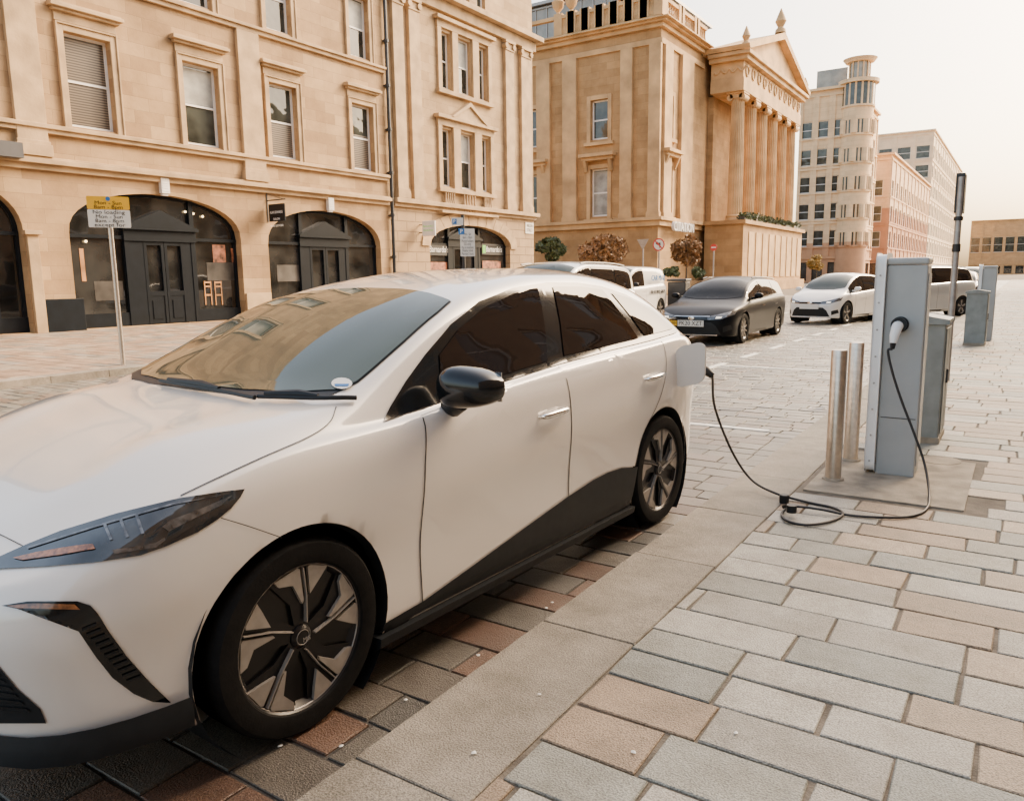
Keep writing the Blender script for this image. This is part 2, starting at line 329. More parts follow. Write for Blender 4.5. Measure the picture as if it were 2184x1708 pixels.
sheet('pavement_bed',KX0,12,-3,400,PZ-.009,JOINT)
sheet('opposite_pavement_bed',XF,OK,-3,38,OZ-.010,JOINT)
slabs('side_street_paving',-30,OK+.2,38,55.6,0,.5,.6,1.,[(.26,.22,.185),(.28,.25,.22)],SLR)
slabs('far_road',OK+.2,KX0-.01,60.1,140,0,.5,.7,1.2,[(.26,.24,.21),(.28,.25,.22)],SLR)
slabs('far_pavement',KX0,5,60.1,140,PZ,.5,.7,1.2,[tan,lgt,gry],SL)
slabs('near_far_pavement',KX1,5,42.05,60,PZ,.3,.5,.8,[tan,lgt,gry],SL)
m=MB(); m.box(-1.15,-.2,5.32,6.72,PZ-.02,PZ+.003); struct(m.build('concrete_patch',CONC))
for i in range(14):
    y=8.2+i*1.9
    m=MB(); m.box(-4.22,-4.10,y,y+.95,0,.008); struct(m.build('lane_marking',ROADP))
for y in (7.4,12.5,18.2): 
    m=MB(); m.box(-4.1,-1.95,y,y+.1,0,.008); struct(m.build('bay_marking',ROADP))
for i in range(8):
    m=MB(); m.box(-7.6,-7.5,9+i*4,11+i*4,0,.008); struct(m.build('lane_marking',ROADP))
# ---------------------------------------------------------------- world, sun
W=bpy.data.worlds.new('World'); bpy.context.scene.world=W; W.use_nodes=True; nt=W.node_tree
sky=nt.nodes.new('ShaderNodeTexSky'); sky.sky_type='NISHITA'; sky.sun_disc=False
SD=Vector((.38,.72,.56)).normalized(); el=math.asin(SD.z)
sky.sun_elevation=el; sky.sun_rotation=atan2(SD.x,SD.y); sky.air_density=1.0; sky.dust_density=6.0; sky.ozone_density=.6
wm=nt.nodes.new('ShaderNodeMix'); wm.data_type='RGBA'; wm.blend_type='MULTIPLY'; wm.inputs[0].default_value=1; wm.inputs[7].default_value=(1.12,1.0,.84,1)
nt.links.new(sky.outputs[0],wm.inputs[6])
bg=nt.nodes['Background']; bg.inputs['Strength'].default_value=.84; nt.links.new(wm.outputs[2],bg.inputs['Color'])
sl=bpy.data.lights.new('sun','SUN'); sl.energy=3.8; sl.angle=rad(4); sl.color=(1,.78,.50)
so=bpy.data.objects.new('sun',sl); COL.objects.link(so); so.rotation_euler=SD.to_track_quat('Z','Y').to_euler()
# ---------------------------------------------------------------- buildings
def sash(bld,fr,a0,a1,b0,b1,dep=.2,blind=None,fw=.07,mid=True,mat=None,glass=None,lab=None,bars=0):
    mat=mat or WHITEP; m=MB(); d0,d1=-dep-.06,-dep+.02
    m.fbox(fr,a0,a0+fw,b0,b1,d0,d1); m.fbox(fr,a1-fw,a1,b0,b1,d0,d1)
    m.fbox(fr,a0+fw,a1-fw,b0,b0+fw*1.3,d0,d1-.003); m.fbox(fr,a0+fw,a1-fw,b1-fw,b1,d0,d1-.003)
    if mid: bm_=(b0+b1)/2; m.fbox(fr,a0+fw,a1-fw,bm_-fw*.45,bm_+fw*.45,d0,d1-.006)
    for i in range(bars):
        a=a0+(a1-a0)*(i+1)/(bars+1); m.fbox(fr,a-.02,a+.02,b0+fw,b1-fw,d0,d1-.009)
    o=m.build('window',mat,bld)
    if lab: o['label']=lab
    p=MB(); p.quad(fr(a0+.02,b0+.02,-dep-.03),fr(a1-.02,b0+.02,-dep-.03),fr(a1-.02,b1-.02,-dep-.03),fr(a0+.02,b1-.02,-dep-.03)); p.build('pane',glass or GLASS,o)
    if blind:
        q0,q1,bm2=blind; z0=b0+(b1-b0)*q0; z1=b0+(b1-b0)*q1
        p=MB(); p.fbox(fr,a0+fw,a1-fw,z0,z1,-dep-.028,-dep-.022); p.build('blind',bm2,o)
    return o
FA=Fr('x+',XF)
YD=hx(826,300,XF)[0]; YC=hx(1138,470,XF)[0]
zsill=hx(243,283,XF)[1]; zwt=hx(237,92,XF)[1]; zstr=hx(0,342,XF)[1]
zs2=hx(778,127,XF)[1]
bA=thing('sandstone_building','honey sandstone block with two arched blue black shopfronts and a drainpipe','building',(XF,20,0))
holes=[];wins=[]
for (xa,xb,bl) in ((145,242,(.03,.97,BLINDG)),(391,466,(.52,.95,BLINDW)),(572,630,(.04,.5,BLINDG)),(747,792,(.04,.55,BLINDG))):
    a0=hx(xa,200,XF)[0]; a1=hx(xb,200,XF)[0]; wins.append((a0,a1,zsill,zwt,bl))
hh=zwt-zsill
for (a0,a1,_,_,_) in list(wins): wins.append((a0+.05,a1-.05,zs2,zs2+hh*.9,(.5,.95,BLINDW)))
for (a0,a1,b0,b1,bl) in wins: holes.append([(a0,b0),(a1,b0),(a1,b1),(a0,b1)])
def archpoly(a0,a1,b0,bs,bc,n=20):
    cx=(a0+a1)/2; rx=(a1-a0)/2; return [(a0,b0),(a1,b0)]+[(cx+rx*cos(pi*i/n),bs+(bc-bs)*sin(pi*i/n)**.85) for i in range(n+1)]
zb0=OZ
arch=[]
for (xa,xb,ys,xc,yc) in ((158,520,497,338,415),(577,815,520,700,450)):
    a0=hx(xa,600,XF)[0];a1=hx(xb,600,XF)[0]; arch.append((a0,a1,hx(xa,ys,XF)[1],hx(xc,yc,XF)[1]))
ae=hx(62,600,XF)[0]; arch0=(ae-3.2,ae,arch[0][2]-.1,arch[0][3]-.05)
for (a0,a1,bs,bc) in arch+[arch0]: holes.append(archpoly(a0,a1,zb0+.02,bs,bc))
m=MB(); m.wall(FA,[(2,0),(YD,0),(YD,17),(2,17)],holes,.35); m.build('wall',SANDA,bA)
m=MB(); m.box(XF-12,XF-.6,2,YD,16.9,17.1); m.box(XF-12,XF-11.9,2,YD,0,17); m.box(XF-12,XF,1.9,1.99,0,17); m.build('roof',LEAD,bA)
for i,(a0,a1,b0,b1,bl) in enumerate(wins):
    sash(bA,FA,a0,a1,b0,b1,.22,bl)
    m=MB(); f=.17
    m.fbox(FA,a0-f,a0,b0-.1,b1+f,.003,.07); m.fbox(FA,a1,a1+f,b0-.1,b1+f,.003,.07); m.fbox(FA,a0,a1,b1,b1+f,.003,.068)
    m.fbox(FA,a0-f-.05,a0-f,b0-.1,b1+f+.05,.003,.11); m.fbox(FA,a1+f,a1+f+.05,b0-.1,b1+f+.05,.003,.11); m.fbox(FA,a0-f,a1+f,b1+f,b1+f+.05,.003,.11)
    m.build('window_surround',TRIM,bA,bevel=.012)
    if i<4:
        m=MB(); m.fbox(FA,a0-.22,a1+.22,b1+.24,b1+.5,.003,.06); m.fbox(FA,a0-.3,a1+.3,b1+.5,b1+.58,.003,.18); m.fbox(FA,a0-.38,a1+.38,b1+.58,b1+.68,.003,.28); m.fbox(FA,a0-.34,a1+.34,b1+.68,b1+.73,.003,.22)
        m.build('window_hood',TRIM,bA,bevel=.012)
m=MB(); m.fbox(FA,2,YD-.1,zsill-.32,zsill-.2,.003,.13); m.fbox(FA,2,YD-.1,zsill-.2,zsill-.08,.003,.2); m.build('sill_band',TRIM,bA,bevel=.015)
m=MB(); m.fbox(FA,2,YD-.1,zstr-.16,zstr,.003,.12); m.fbox(FA,2,YD-.1,zstr,zstr+.14,.003,.26); m.fbox(FA,2,YD-.1,zstr+.14,zstr+.20,.003,.16); m.build('string_course',TRIM,bA,bevel=.015)
m=MB(); m.fbox(FA,2,YD-.1,zs2-.36,zs2-.22,.003,.12); m.fbox(FA,2,YD-.1,zs2-.22,zs2-.12,.003,.2); m.build('string_course',TRIM,bA,bevel=.015)
def pilaster(bld,fr,a0,a1,b0,b1,mat,d=.14,cap=False):
    m=MB(); m.fbox(fr,a0,a1,b0,b1,.003,d); m.fbox(fr,a0-.07,a1+.07,b0,b0+.32,.003,d+.07); m.fbox(fr,a0-.035,a1+.035,b0+.32,b0+.42,.003,d+.035)
    if cap:
        m.fbox(fr,a0-.08,a1+.08,b1-.14,b1,.003,d+.1); m.fbox(fr,a0-.03,a1+.03,b1-.5,b1-.42,.003,d+.04)
        for a in (a0+.03,a1-.03): m.cyl(fr(a,b1-.28,.01),fr(a,b1-.28,d+.09),.14,.14,14)
    return m.build('pilaster',mat,bld,bevel=.01)
for xa,xb in ((22,88),(508,553)):
    a0=hx(xa,200,XF)[0];a1=hx(xb,200,XF)[0]; pilaster(bA,FA,a0,a1,zstr+.21,zs2-.37,TRIM)
for xa,xb in ((70,84),):
    a0=hx(xa-6,600,XF)[0];a1=hx(xb+4,600,XF)[0]; m=MB(); m.fbox(FA,a0,a1,OZ,arch0[2],.003,.12); m.fbox(FA,a0-.08,a1+.08,arch0[2],arch0[2]+.12,.003,.2); m.build('pier',TRIM,bA,bevel=.012)
def shopfront(bld,fr,A,mull,door,trz,lab):
    a0,a1,bs,bc=A; dep=.3; fw=.1; cx=(a0+a1)/2; rx=(a1-a0)/2; P0=OZ
    def top(a): 
        q=max(-1,min(1,(a-cx)/rx)); return bs+(bc-bs)*(math.sqrt(1-q*q))**.85
    m=MB(); n=24; outer=archpoly(a0,a1,P0,bs,bc,n); 
    inner=[(a0+fw,P0+.45),(a1-fw,P0+.45)]+[(cx+(rx-fw)*cos(pi*i/n),bs+(bc-bs-fw)*sin(pi*i/n)**.85) for i in range(n+1)]
    N=len(outer); vs=[fr(a,b,-dep) for a,b in outer]+[fr(a,b,-dep) for a,b in inner]; m.add(vs,[(i,(i+1)%N,N+(i+1)%N,N+i) for i in range(N)])
    vs=[fr(a,b,-dep) for a,b in inner]+[fr(a,b,-dep-.1) for a,b in inner]; m.add(vs,[(i,(i+1)%N,N+(i+1)%N,N+i) for i in range(N)])
    for a in mull: m.fbox(fr,a-.08,a+.08,P0,top(a)-.02,-dep-.08,-dep+.06)
    m.fbox(fr,a0+.02,mull[0]-.08,trz,trz+.1,-dep-.08,-dep+.04); m.fbox(fr,mull[1]+.08,a1-.02,trz,trz+.1,-dep-.08,-dep+.04)
    m.fbox(fr,a0,mull[0]-.08,P0,P0+.45,-dep-.09,-dep+.03); m.fbox(fr,mull[1]+.08,a1,P0,P0+.45,-dep-.09,-dep+.03)
    f=m.build('shopfront',NAVY,bld); f['label']=lab
    p=MB(); p.prism(fr,[(a,b) for a,b in inner],-dep-.07,-dep-.06); p.build('pane',GLASSD,f)
    d0,d1=door; zt=trz-.05
    m=MB(); dm=(d0+d1)/2
    for (e0,e1) in ((d0,dm-.01),(dm+.01,d1)):
        m.fbox(fr,e0,e0+.1,P0+.05,zt,-dep-.03,-dep+.05); m.fbox(fr,e1-.1,e1,P0+.05,zt,-dep-.03,-dep+.05)
        m.fbox(fr,e0+.1,e1-.1,P0+.05,P0+.95,-dep-.03,-dep+.03); m.fbox(fr,e0+.1,e1-.1,P0+.95,P0+1.1,-dep-.03,-dep+.048); m.fbox(fr,e0+.1,e1-.1,zt-.12,zt,-dep-.03,-dep+.048)
        m.fbox(fr,e0+.17,e1-.17,P0+.2,P0+.8,-dep+.031,-dep+.05)
    m.build('door',NAVY,f)
    m=MB(); m.fbox(fr,mull[0]+.08,d0,P0,zt,-dep-.05,-dep+.04); m.fbox(fr,d1,mull[1]-.08,P0,zt,-dep-.05,-dep+.04); m.fbox(fr,mull[0]-.1,mull[1]+.1,zt,zt+.35,-dep-.05,-dep+.1)
    m.fbox(fr,mull[0]-.16,mull[1]+.16,zt+.35,zt+.43,-dep-.05,-dep+.2)
    m.prism(fr,[(mull[0]-.18,zt+.43),(mull[1]+.18,zt+.43),((mull[0]+mull[1])/2,zt+1.0)],-dep-.05,-dep+.16); m.build('door_pediment',NAVY,f)
    return f
mu=lambda px: hx(px,600,XF)[0]
trz=hx(360,512,XF)[1]
sf1=shopfront(bA,FA,arch[0],(mu(287),mu(427)),(mu(322),mu(406)),trz,'left arched shopfront with double doors')
sf2=shopfront(bA,FA,arch[1],(mu(656),mu(752)),(mu(674),mu(738)),trz,'right arched shopfront')
sf0=shopfront(bA,FA,arch0,(arch0[0]+.8,arch0[1]-.8),(arch0[0]+1,arch0[1]-1),trz,'arched entrance at the left edge')
for xa,xb,ya,yb,mt in ((168,184,530,600,ORANGE),(200,265,600,640,GREYI),(452,482,522,560,POSTER),(492,508,530,560,POSTER),(590,640,565,600,GREYI),(440,500,560,598,GREYI)):
    y0,z1=hx(xa,ya,XF-.36); y1,z0=hx(xb,yb,XF-.36); e2=-.352+.001*(xa%5); m=MB(); m.box(XF+e2-.003,XF+e2,y0,y1,z0,z1); m.build('window_display',mt,sf1 if xa<560 else sf2)
for pa in (436,458):
    y0,z1=hx(pa,600,XF-.33); y1,z0=hx(pa+17,650,XF-.33); m=MB(); h=z1-z0
    for y in (y0,y1): m.box(XF-.35,XF-.335,y-.02,y+.02,z0,z1)
    for k_ in (.42,.95,.78): m.box(XF-.349,XF-.334,y0+.021,y1-.021,z0+h*k_-.03,z0+h*k_+.03)
    m.build('display_chair',ORANGE,sf1)
for px,py in ((395,452),(412,456),(432,462),(183,515)):
    y,z=hx(px,py,XF-.3); m=MB(); m.ell((XF-.3,y,z),.04,.04,.04,8,6); m.build('shop_bulb',WARM,sf1)
m=MB(); m.fbox(FA,mu(84),mu(172),OZ,OZ+.95,.003,.09); m.build('plinth',NAVY,bA,bevel=.01)
m=MB(); m.fbox(FA,mu(522),mu(575),OZ,OZ+.95,.003,.07); m.build('plinth',TRIM,bA,bevel=.01)
m=MB(); y,z=hx(30,325,XF); m.fbox(FA,mu(0)-1.5,mu(62),z-.2,z+.2,.003,.5); m.build('canopy',LEAD,bA)
for px,py in ((347,397),(701,436)):
    y,z=hx(px,py,XF); m=MB(); m.fbox(FA,y-.14,y+.14,z-.24,z+.24,.003,.16); m.fbox(FA,y-.1,y+.1,z-.31,z-.24,.003,.1)
    for q in range(5): m.fbox(FA,y-.11,y+.11,z-.18+q*.08,z-.14+q*.08,.161,.17)
    m.build('alarm_box',WHITEP,bA,bevel=.01)
dp=thing('drainpipe','black drainpipe running down between the two sandstone buildings','drainpipe',(XF+.14,YD,0))
m=MB(); m.cyl((XF+.14,YD,.1),(XF+.14,YD,17),.075,n=12)
for z in [.6+1.8*i for i in range(10)]: m.cyl((XF+.14,YD,z),(XF+.14,YD,z+.12),.11,n=12); m.box(XF+.0,XF+.14,YD-.12,YD+.12,z+.03,z+.08)
m.build('pipe',PIPE,dp,smooth=True)
y,z=hx(570,445,XF); hs=thing('hanging_sign','black hanging salon sign on a bracket between the two shop arches','sign',(XF,y,z))
yy0,zz1=hx(540,432,XF+.35); yy1,zz0=hx(572,472,XF+.35)
m=MB(); m.box(XF+.1,XF+.95,y-.03,y+.03,zz0,zz1); m.build('board',NAVY,hs,bevel=.01)
m=MB(); m.box(XF,XF+1.0,y-.015,y+.015,zz1+.12,zz1+.16); m.box(XF,XF+.03,y-.02,y+.02,zz0,zz1+.4); m.cyl((XF+.02,y,zz1+.38),(XF+.9,y,zz1+.15),.012); m.build('bracket',PIPE,hs)
for i,(t,s) in enumerate((('ALAN EDWARDS',.13),('SALON',.11),('0141 552 1282',.10))): text(t,s,(XF+.52,y-.034,zz1-.3-.24*i),(1,0,0),(0,0,1),WINK,hs,wid=.68 if i!=1 else .35)
# ---- corner building A2
bA2=thing('corner_building','pale sandstone corner building with triple windows, pediment and charity shop arch','building',(XF,34,0))
holes=[];ws=[]
c3=hx(1003,482,XF); ar3=(hx(917,530,XF)[0],hx(1088,530,XF)[0],hx(917,525,XF)[1],c3[1])
def trip(l,yt,yb):
    out=[]
    xs=[hx(p,(yt+yb)/2,XF)[0] for p in l]; zt=hx(l[2],yt,XF)[1]; zb=hx(l[2],yb,XF)[1]
    for i in range(3): out.append((xs[2*i],xs[2*i+1],zb,zt))
    return out
t1=trip((942,964,981,1009,1026,1043),283,402); t2=trip((940,961,975,1004,1019,1037),80,197)
for q in t1+t2: ws.append(q)
for i in range(3): a0,a1,b0,b1=t2[i]; ws.append((a0,a1,b1+1.6,b1+4.0))
for q in ws: holes.append([(q[0],q[2]),(q[1],q[2]),(q[1],q[3]),(q[0],q[3])])
m=MB(); m.wall(FA,[(YD+.002,zstr+.0),(YC,zstr),(YC,17),(YD+.002,17)],holes,.35); 
m.build('wall',SANDA2,bA2)
m=MB(); m.wall(FA,[(YD+.002,0),(YC,0),(YC,zstr),(YD+.002,zstr)],[archpoly(ar3[0],ar3[1],OZ+.02,ar3[2],ar3[3])],.35); m.quad((XF,YC,0),(XF-14,YC,0),(XF-14,YC,17),(XF,YC,17)); m.build('ground_floor_wall',RUST,bA2)
m=MB(); m.box(XF-14,XF-.4,YD,YC-.01,17,17.2); m.build('roof',LEAD,bA2)
for i,q in enumerate(ws): sash(bA2,FA,q[0],q[1],q[2],q[3],.22,(.5,.96,BLINDW) if i%3==1 else None)
for t,ped in ((t1,1),(t2,0)):
    A0,A1,B0,B1=t[0][0],t[2][1],t[0][2],t[0][3]
    m=MB()
    for (g0,g1) in ((A0-.32,A0-.04),(t[0][1]+.04,t[1][0]-.04),(t[1][1]+.04,t[2][0]-.04),(A1+.04,A1+.32)): m.fbox(FA,g0,g1,B0-.1,B1+.12,.003,.12)
    m.fbox(FA,A0-.35,A1+.35,B1+.12,B1+.42,.003,.13); m.fbox(FA,A0-.5,A1+.5,B1+.42,B1+.58,.003,.3); m.fbox(FA,A0-.4,A1+.4,B0-.28,B0-.1,.003,.2)
    if ped:
        c=(t[1][0]+t[1][1])/2; m.prism(FA,[(c-1.3,B1+.58),(c+1.3,B1+.58),(c,B1+1.25)],.003,.25)
        m.prism(FA,[(c-1.45,B1+.58),(c-1.3,B1+.58),(c,B1+1.25),(c+1.3,B1+.58),(c+1.45,B1+.58),(c,B1+1.42)],.003,.34)
        z0=B0-1.15
        m.fbox(FA,A0-.4,A1+.4,z0-.12,z0,.003,.3)
        for g0,g1 in ((t[0][0],t[0][1]),(t[1][0],t[1][1]),(t[2][0],t[2][1])):
            for j in range(5):
                a=g0+(g1-g0)*(j+.5)/5; m.lathe([(.05,0),(.05,.1),(.09,.3),(.04,.6),(.05,.85)],FA(a,z0,.13),n=8)
    m.build('window_surround',TRIM,bA2,bevel=.01)
for xa,xb in ((840,862),(874,896),(1075,1092),(1108,1128)):
    a0=hx(xa,300,XF)[0];a1=hx(xb,300,XF)[0]; pilaster(bA2,FA,a0,a1,zstr+.21,hx(848,0,XF)[1]+.25,TRIM,.18,True)
zt=hx(848,0,XF)[1]+.25
m=MB(); m.fbox(FA,YD+.2,YC+.1,zstr-.16,zstr,.003,.14); m.fbox(FA,YD+.2,YC+.25,zstr,zstr+.2,.003,.3); m.build('string_course',TRIM,bA2,bevel=.02)
m=MB(); m.fbox(FA,YD+.2,YC+.1,zt,zt+.5,.003,.2); m.fbox(FA,YD+.2,YC+.4,zt+.5,zt+.75,.003,.55); m.build('cornice',TRIM,bA2,bevel=.02)
sf3=shopfront(bA2,FA,ar3,(hx(966,530,XF)[0],hx(1030,530,XF)[0]),(hx(975,530,XF)[0],hx(1022,530,XF)[0]),hx(1000,525,XF)[1],'arched charity shop window')
m=MB(); n=15; cx=(ar3[0]+ar3[1])/2; rx=(ar3[1]-ar3[0])/2
for i in range(n):
    t0=pi*i/n+.01;t1_=pi*(i+1)/n-.01
    def P(t,e): return (cx+(rx+e)*cos(t),ar3[2]+(ar3[3]-ar3[2]+e)*sin(t)**.85)
    m.prism(FA,[P(t0,.03),P(t1_,.03),P(t1_,.6),P(t0,.6)],.003,.07)
m.build('arch_voussoirs',TRIM,bA2,bevel=.015)
for px in (943,1060):
    y,z=hx(px,532,XF); m=MB(); m.fbox(FA,y-1.0,y+1.0,z-.28,z+.28,-.34,-.27); m.build('fascia_board',INK,sf3)
    text("Barnardo's",.42,(XF-.262,y+.1,z),(0,1,0),(0,0,1),WINK,sf3,wid=1.45); m=MB(); m.fbox(FA,y-.95,y-.68,z-.2,z+.2,-.268,-.255); m.build('logo',GREEN,sf3)
    m=MB(); m.fbox(FA,y-.9,y+.8,z-1.6,z-.6,-.33,-.32); m.build('window_display',POSTER,sf3)
y,z=hx(1129,487,XF+.02); sp=thing('street_name_plate','white street name plate on the corner of the pale sandstone building','sign',(XF,y,z)); m=MB(); m.fbox(FA,y-.42,y+.42,z-.3,z+.3,.004,.04); m.build('plate',PLATEW,sp)
text('WILSON',.26,(XF+.045,y,z+.12),(0,1,0),(0,0,1),INK,sp,wid=.62); text('STREET',.26,(XF+.045,y,z-.12),(0,1,0),(0,0,1),INK,sp,wid=.62)
y,z=hx(905,488,XF+.3); sp=thing('projecting_sign','pale projecting sign beside the charity shop arch','sign',(XF,y,z)); m=MB(); m.box(XF+.2,XF+.95,y-.04,y+.04,z-.34,z+.34); m.build('board',WHITEP,sp,bevel=.02); m=MB(); m.box(XF,XF+.2,y-.02,y+.02,z-.2,z-.16);m.box(XF,XF+.2,y-.02,y+.02,z+.16,z+.2); m.build('bracket',PIPE,sp)
text("Barnardo's",.12,(XF+.57,y-.045,z+.1),(1,0,0),(0,0,1),GREEN,sp,wid=.6); text('Bookshop',.12,(XF+.57,y-.045,z-.08),(1,0,0),(0,0,1),GREEN,sp,wid=.55)
# ---- B classical building with portico
YB=56.; FB=Fr('y-',YB); FS=Fr('x+',XF)
bB=thing('classical_building','golden sandstone classical building with six column portico','building',(XF,75,0))
zt=hy(1413,47,YB)[1]; XL=-52.
wa0,wa1=hy(1260,255,YB)[0],hy(1297,255,YB)[0]; wu=(hy(1278,298,YB)[1],hy(1278,213,YB)[1]); wl=(hy(1278,462,YB)[1],hy(1278,360,YB)[1]); sp_=hy(1138,255,YB)[0]-(wa0+wa1)/2
ws=[]; 
for k in range(3):
    dx=sp_*k
    for b in (wu,wl): ws.append((wa0+dx,wa1+dx,b[0],b[1]))
m=MB(); m.wall(FB,[(XL,0),(XF,0),(XF,zt),(XL,zt)],[[(q[0],q[2]),(q[1],q[2]),(q[1],q[3]),(q[0],q[3])] for q in ws],.5)
sy0,sy1=hx(1418,255,XF)[0],hx(1434,255,XF)[0]; ss=[(sy0,sy1,wu[0],wu[1]),(sy0,sy1,wl[0],wl[1])]
zplb=hx(1577,474,-20.9)[1]
for i in range(4): c=68+4.5*i; ss.append((c-.9,c+.9,zplb+1.0,zplb+5.0))
m.wall(FS,[(YB,0),(95,0),(95,zt),(YB,zt)],[[(q[0],q[2]),(q[1],q[2]),(q[1],q[3]),(q[0],q[3])] for q in ss],.5)
m.build('wall',SANDB,bB)
m=MB(); m.box(XL,XF-.8,YB+.8,95,zt-.2,zt+.1); m.quad((XL,95,0),(XF,95,0),(XF,95,zt),(XL,95,zt)); m.build('roof',LEAD,bB)
for i,q in enumerate(ws): sash(bB,FB,q[0],q[1],q[2],q[3],.35,(.05,.95,BLINDW) if i==1 else None,fw=.12)
for q in ss: sash(bB,FS,q[0],q[1],q[2],q[3],.35,None,fw=.12)
def surr(bld,fr,q,mat,hood):
    m=MB(); a0,a1,b0,b1=q; f=.32
    m.fbox(fr,a0-f,a0,b0-.2,b1+f,.003,.1); m.fbox(fr,a1,a1+f,b0-.2,b1+f,.003,.1); m.fbox(fr,a0,a1,b1,b1+f,.003,.098); m.fbox(fr,a0-.5,a1+.5,b0-.45,b0-.2,.003,.25)
    if hood:
        m.fbox(fr,a0-.75,a1+.75,b1+.85,b1+1.1,.003,.75); m.fbox(fr,a0-.6,a1+.6,b1+.6,b1+.85,.003,.5)
        for a in (a0-.45,a1+.2): m.prism(lambda x,y,d,fr=fr: fr(d,y,x),[(.003,b1-.3),(.2,b1-.2),(.55,b1+.6),(.003,b1+.6)],a,a+.25)
    m.build('window_surround',mat,bld,bevel=.02)
for i,q in enumerate(ws): surr(bB,FB,q,TRIMB,i%2==1)
for i,q in enumerate(ss[:2]): surr(bB,FS,q,TRIMB,i%2==1)
zpl=hy(1413,478,YB)[1]; zc0=hy(1413,92,YB)[1]
def course(bld,z0,z1,d,mat,name='string_course',ye=95,e=0):
    m=MB(); m.box(XL,XF+d,YB-d,YB-.003,z0,z1); m.box(XF+.003,XF+d-.002,YB-.003,ye,z0+.001,z1-.001); return m.build(name,mat,bld,bevel=.03)
course(bB,zpl-.1,zpl+.3,.25,TRIMB); course(bB,zpl+.3,zpl+.55,.45,TRIMB); course(bB,zc0,zc0+.4,.15,TRIMB,ye=65); course(bB,zc0+1.1,zc0+1.4,.3,TRIMB,ye=65)
course(bB,zc0+1.4,zc0+1.65,.6,TRIMB,'cornice',ye=65); course(bB,zc0+1.65,zt+.1,.9,TRIMB,'cornice',ye=65)
course(bB,0,1.0,.3,TRIMB,'plinth')
pil=[(hy(a,300,YB)[0],hy(b,300,YB)[0]) for a,b in ((1148,1176),(1203,1232),(1325,1350),(1385,1410))]
for a0,a1 in pil: pilaster(bB,FB,a0,a1,zpl+.56,zc0-.002,TRIMB,.3); 
for a0,a1 in ((YB+.3,YB+1.8),(hx(1446,300,XF)[0],hx(1470,300,XF)[0])): pilaster(bB,FS,a0,a1,zpl+.56,zc0-.002,TRIMB,.3)
m=MB(); zz=zt+.1
m.box(XL,XF+.1,YB-.3,YB+.1,zz,zz+.35); m.box(XL,XF+.1,YB-.3,YB+.1,zz+1.55,zz+1.8)
n=70
for i in range(n):
    x=XL+20+(XF-XL-20)*i/n
    if i%10 in (0,9): m.box(x-.35,x+.35,YB-.33,YB+.12,zz+.35,zz+1.95)
    else: m.lathe([(.09,0),(.14,.35),(.07,.8),(.1,1.2)],(x,YB-.1,zz+.35),n=8)
for i in range(22):
    y=YB+.6+i*.42
    if i%8 in (0,7): m.box(XF-.3,XF+.13,y-.35,y+.35,zz,zz+1.95)
    else: m.lathe([(.09,0),(.14,.35),(.07,.8),(.1,1.2)],(XF-.1,y,zz+.35),n=8)
m.box(XF-.3,XF+.1,YB+.1,YB+9.5,zz,zz+.34); m.box(XF-.3,XF+.1,YB+.1,YB+9.5,zz+1.55,zz+1.8)
m.build('balustrade',TRIMB,bB)
for px in (1192,1220,1326,1328):
    x=hy(px,60,YB)[0]; m=MB(); m.lathe([(.2,0),(.12,.15),(.4,.5),(.5,.9),(.25,1.15),(.32,1.25),(.08,1.6),(.02,1.8)],(x,YB-.1,zz+1.95),n=14); m.build('urn',TRIMB,bB,smooth=True)
m=MB(); m.box(XL+5,-27.5,YB+6,YB+20,zt+.2,zt+5.2); m.build('rooftop_glazing',GLASSR,bB)
m=MB()
for i in range(18): x=XL+5+i*1.14; m.box(x,x+.08,YB+5.9,YB+5.99,zt+.2,zt+5.2)
for z in (zt+2.4,zt+5.0): m.box(XL+5,-27.4,YB+5.88,YB+5.985,z,z+.15)
m.box(XL+4.5,-27,YB+5.5,YB+21,zt+5.25,zt+5.5); m.build('rooftop_glazing_frame',GALV,bB)
PX=-20.2; PY0,PY1=65.4,84.6; zct=hx(1577,200,-20.9)[1]; zen=hx(1592,112,PX)[1]
m=MB(); m.box(XF+.5,PX+.5,PY0-.5,PY1+.5,0,zplb-.3); m.box(XF+.46,PX+.75,PY0-.75,PY1+.75,zplb-.3,zplb); m.box(XF+.46,PX+.85,PY0-.85,PY1+.85,0,.9); m.build('podium',SANDB,bB)
for i in range(9): y=PY0+1+i*2.1; m=MB(); m.box(PX+.5,PX+.56,y,y+1.5,1.2,zplb-.9); m.build('podium_panel',TRIMB,bB,bevel=.02)
for i in range(6):
    y=PY0+1.0+(PY1-PY0-2.0)*i/5; m=MB(); h=zct-zplb; r=.62
    m.lathe([(r*1.3,0),(r*1.3,.15),(r*1.12,.3),(r*1.2,.42),(r,.55)],(-20.95,y,zplb),n=24)
    m.lathe([(r,0),(r*.98,h*.35),(r*.84,h-.9)],(-20.95,y,zplb+.55),n=40,flute=.09)
    zq=zct-.35; m.box(-20.95-.72,-20.95+.72,y-.72,y+.72,zct-.15,zct-.002)
    for sx in (-1,1):
        m.cyl((-20.95+sx*.5,y-.6,zq-.05),(-20.95+sx*.5,y+.6,zq-.05),.26,n=14); 
    m.box(-20.95-.5,-20.95+.5,y-.6,y+.6,zq-.12,zq+.2)
    m.build('column',TRIMB,bB,smooth=True)
eh=zen-zct
m=MB(); m.box(XF+.5,PX,PY0,PY1,zct,zct+eh*.35); m.box(XF+.5,PX-.08,PY0+.08,PY1-.08,zct+eh*.35,zct+eh*.78); m.box(XF+.45,PX+.35,PY0-.35,PY1+.35,zct+eh*.78,zct+eh*.9); m.box(XF+.4,PX+.6,PY0-.6,PY1+.6,zct+eh*.9,zen)
m.build('entablature',TRIMB,bB,bevel=.03)
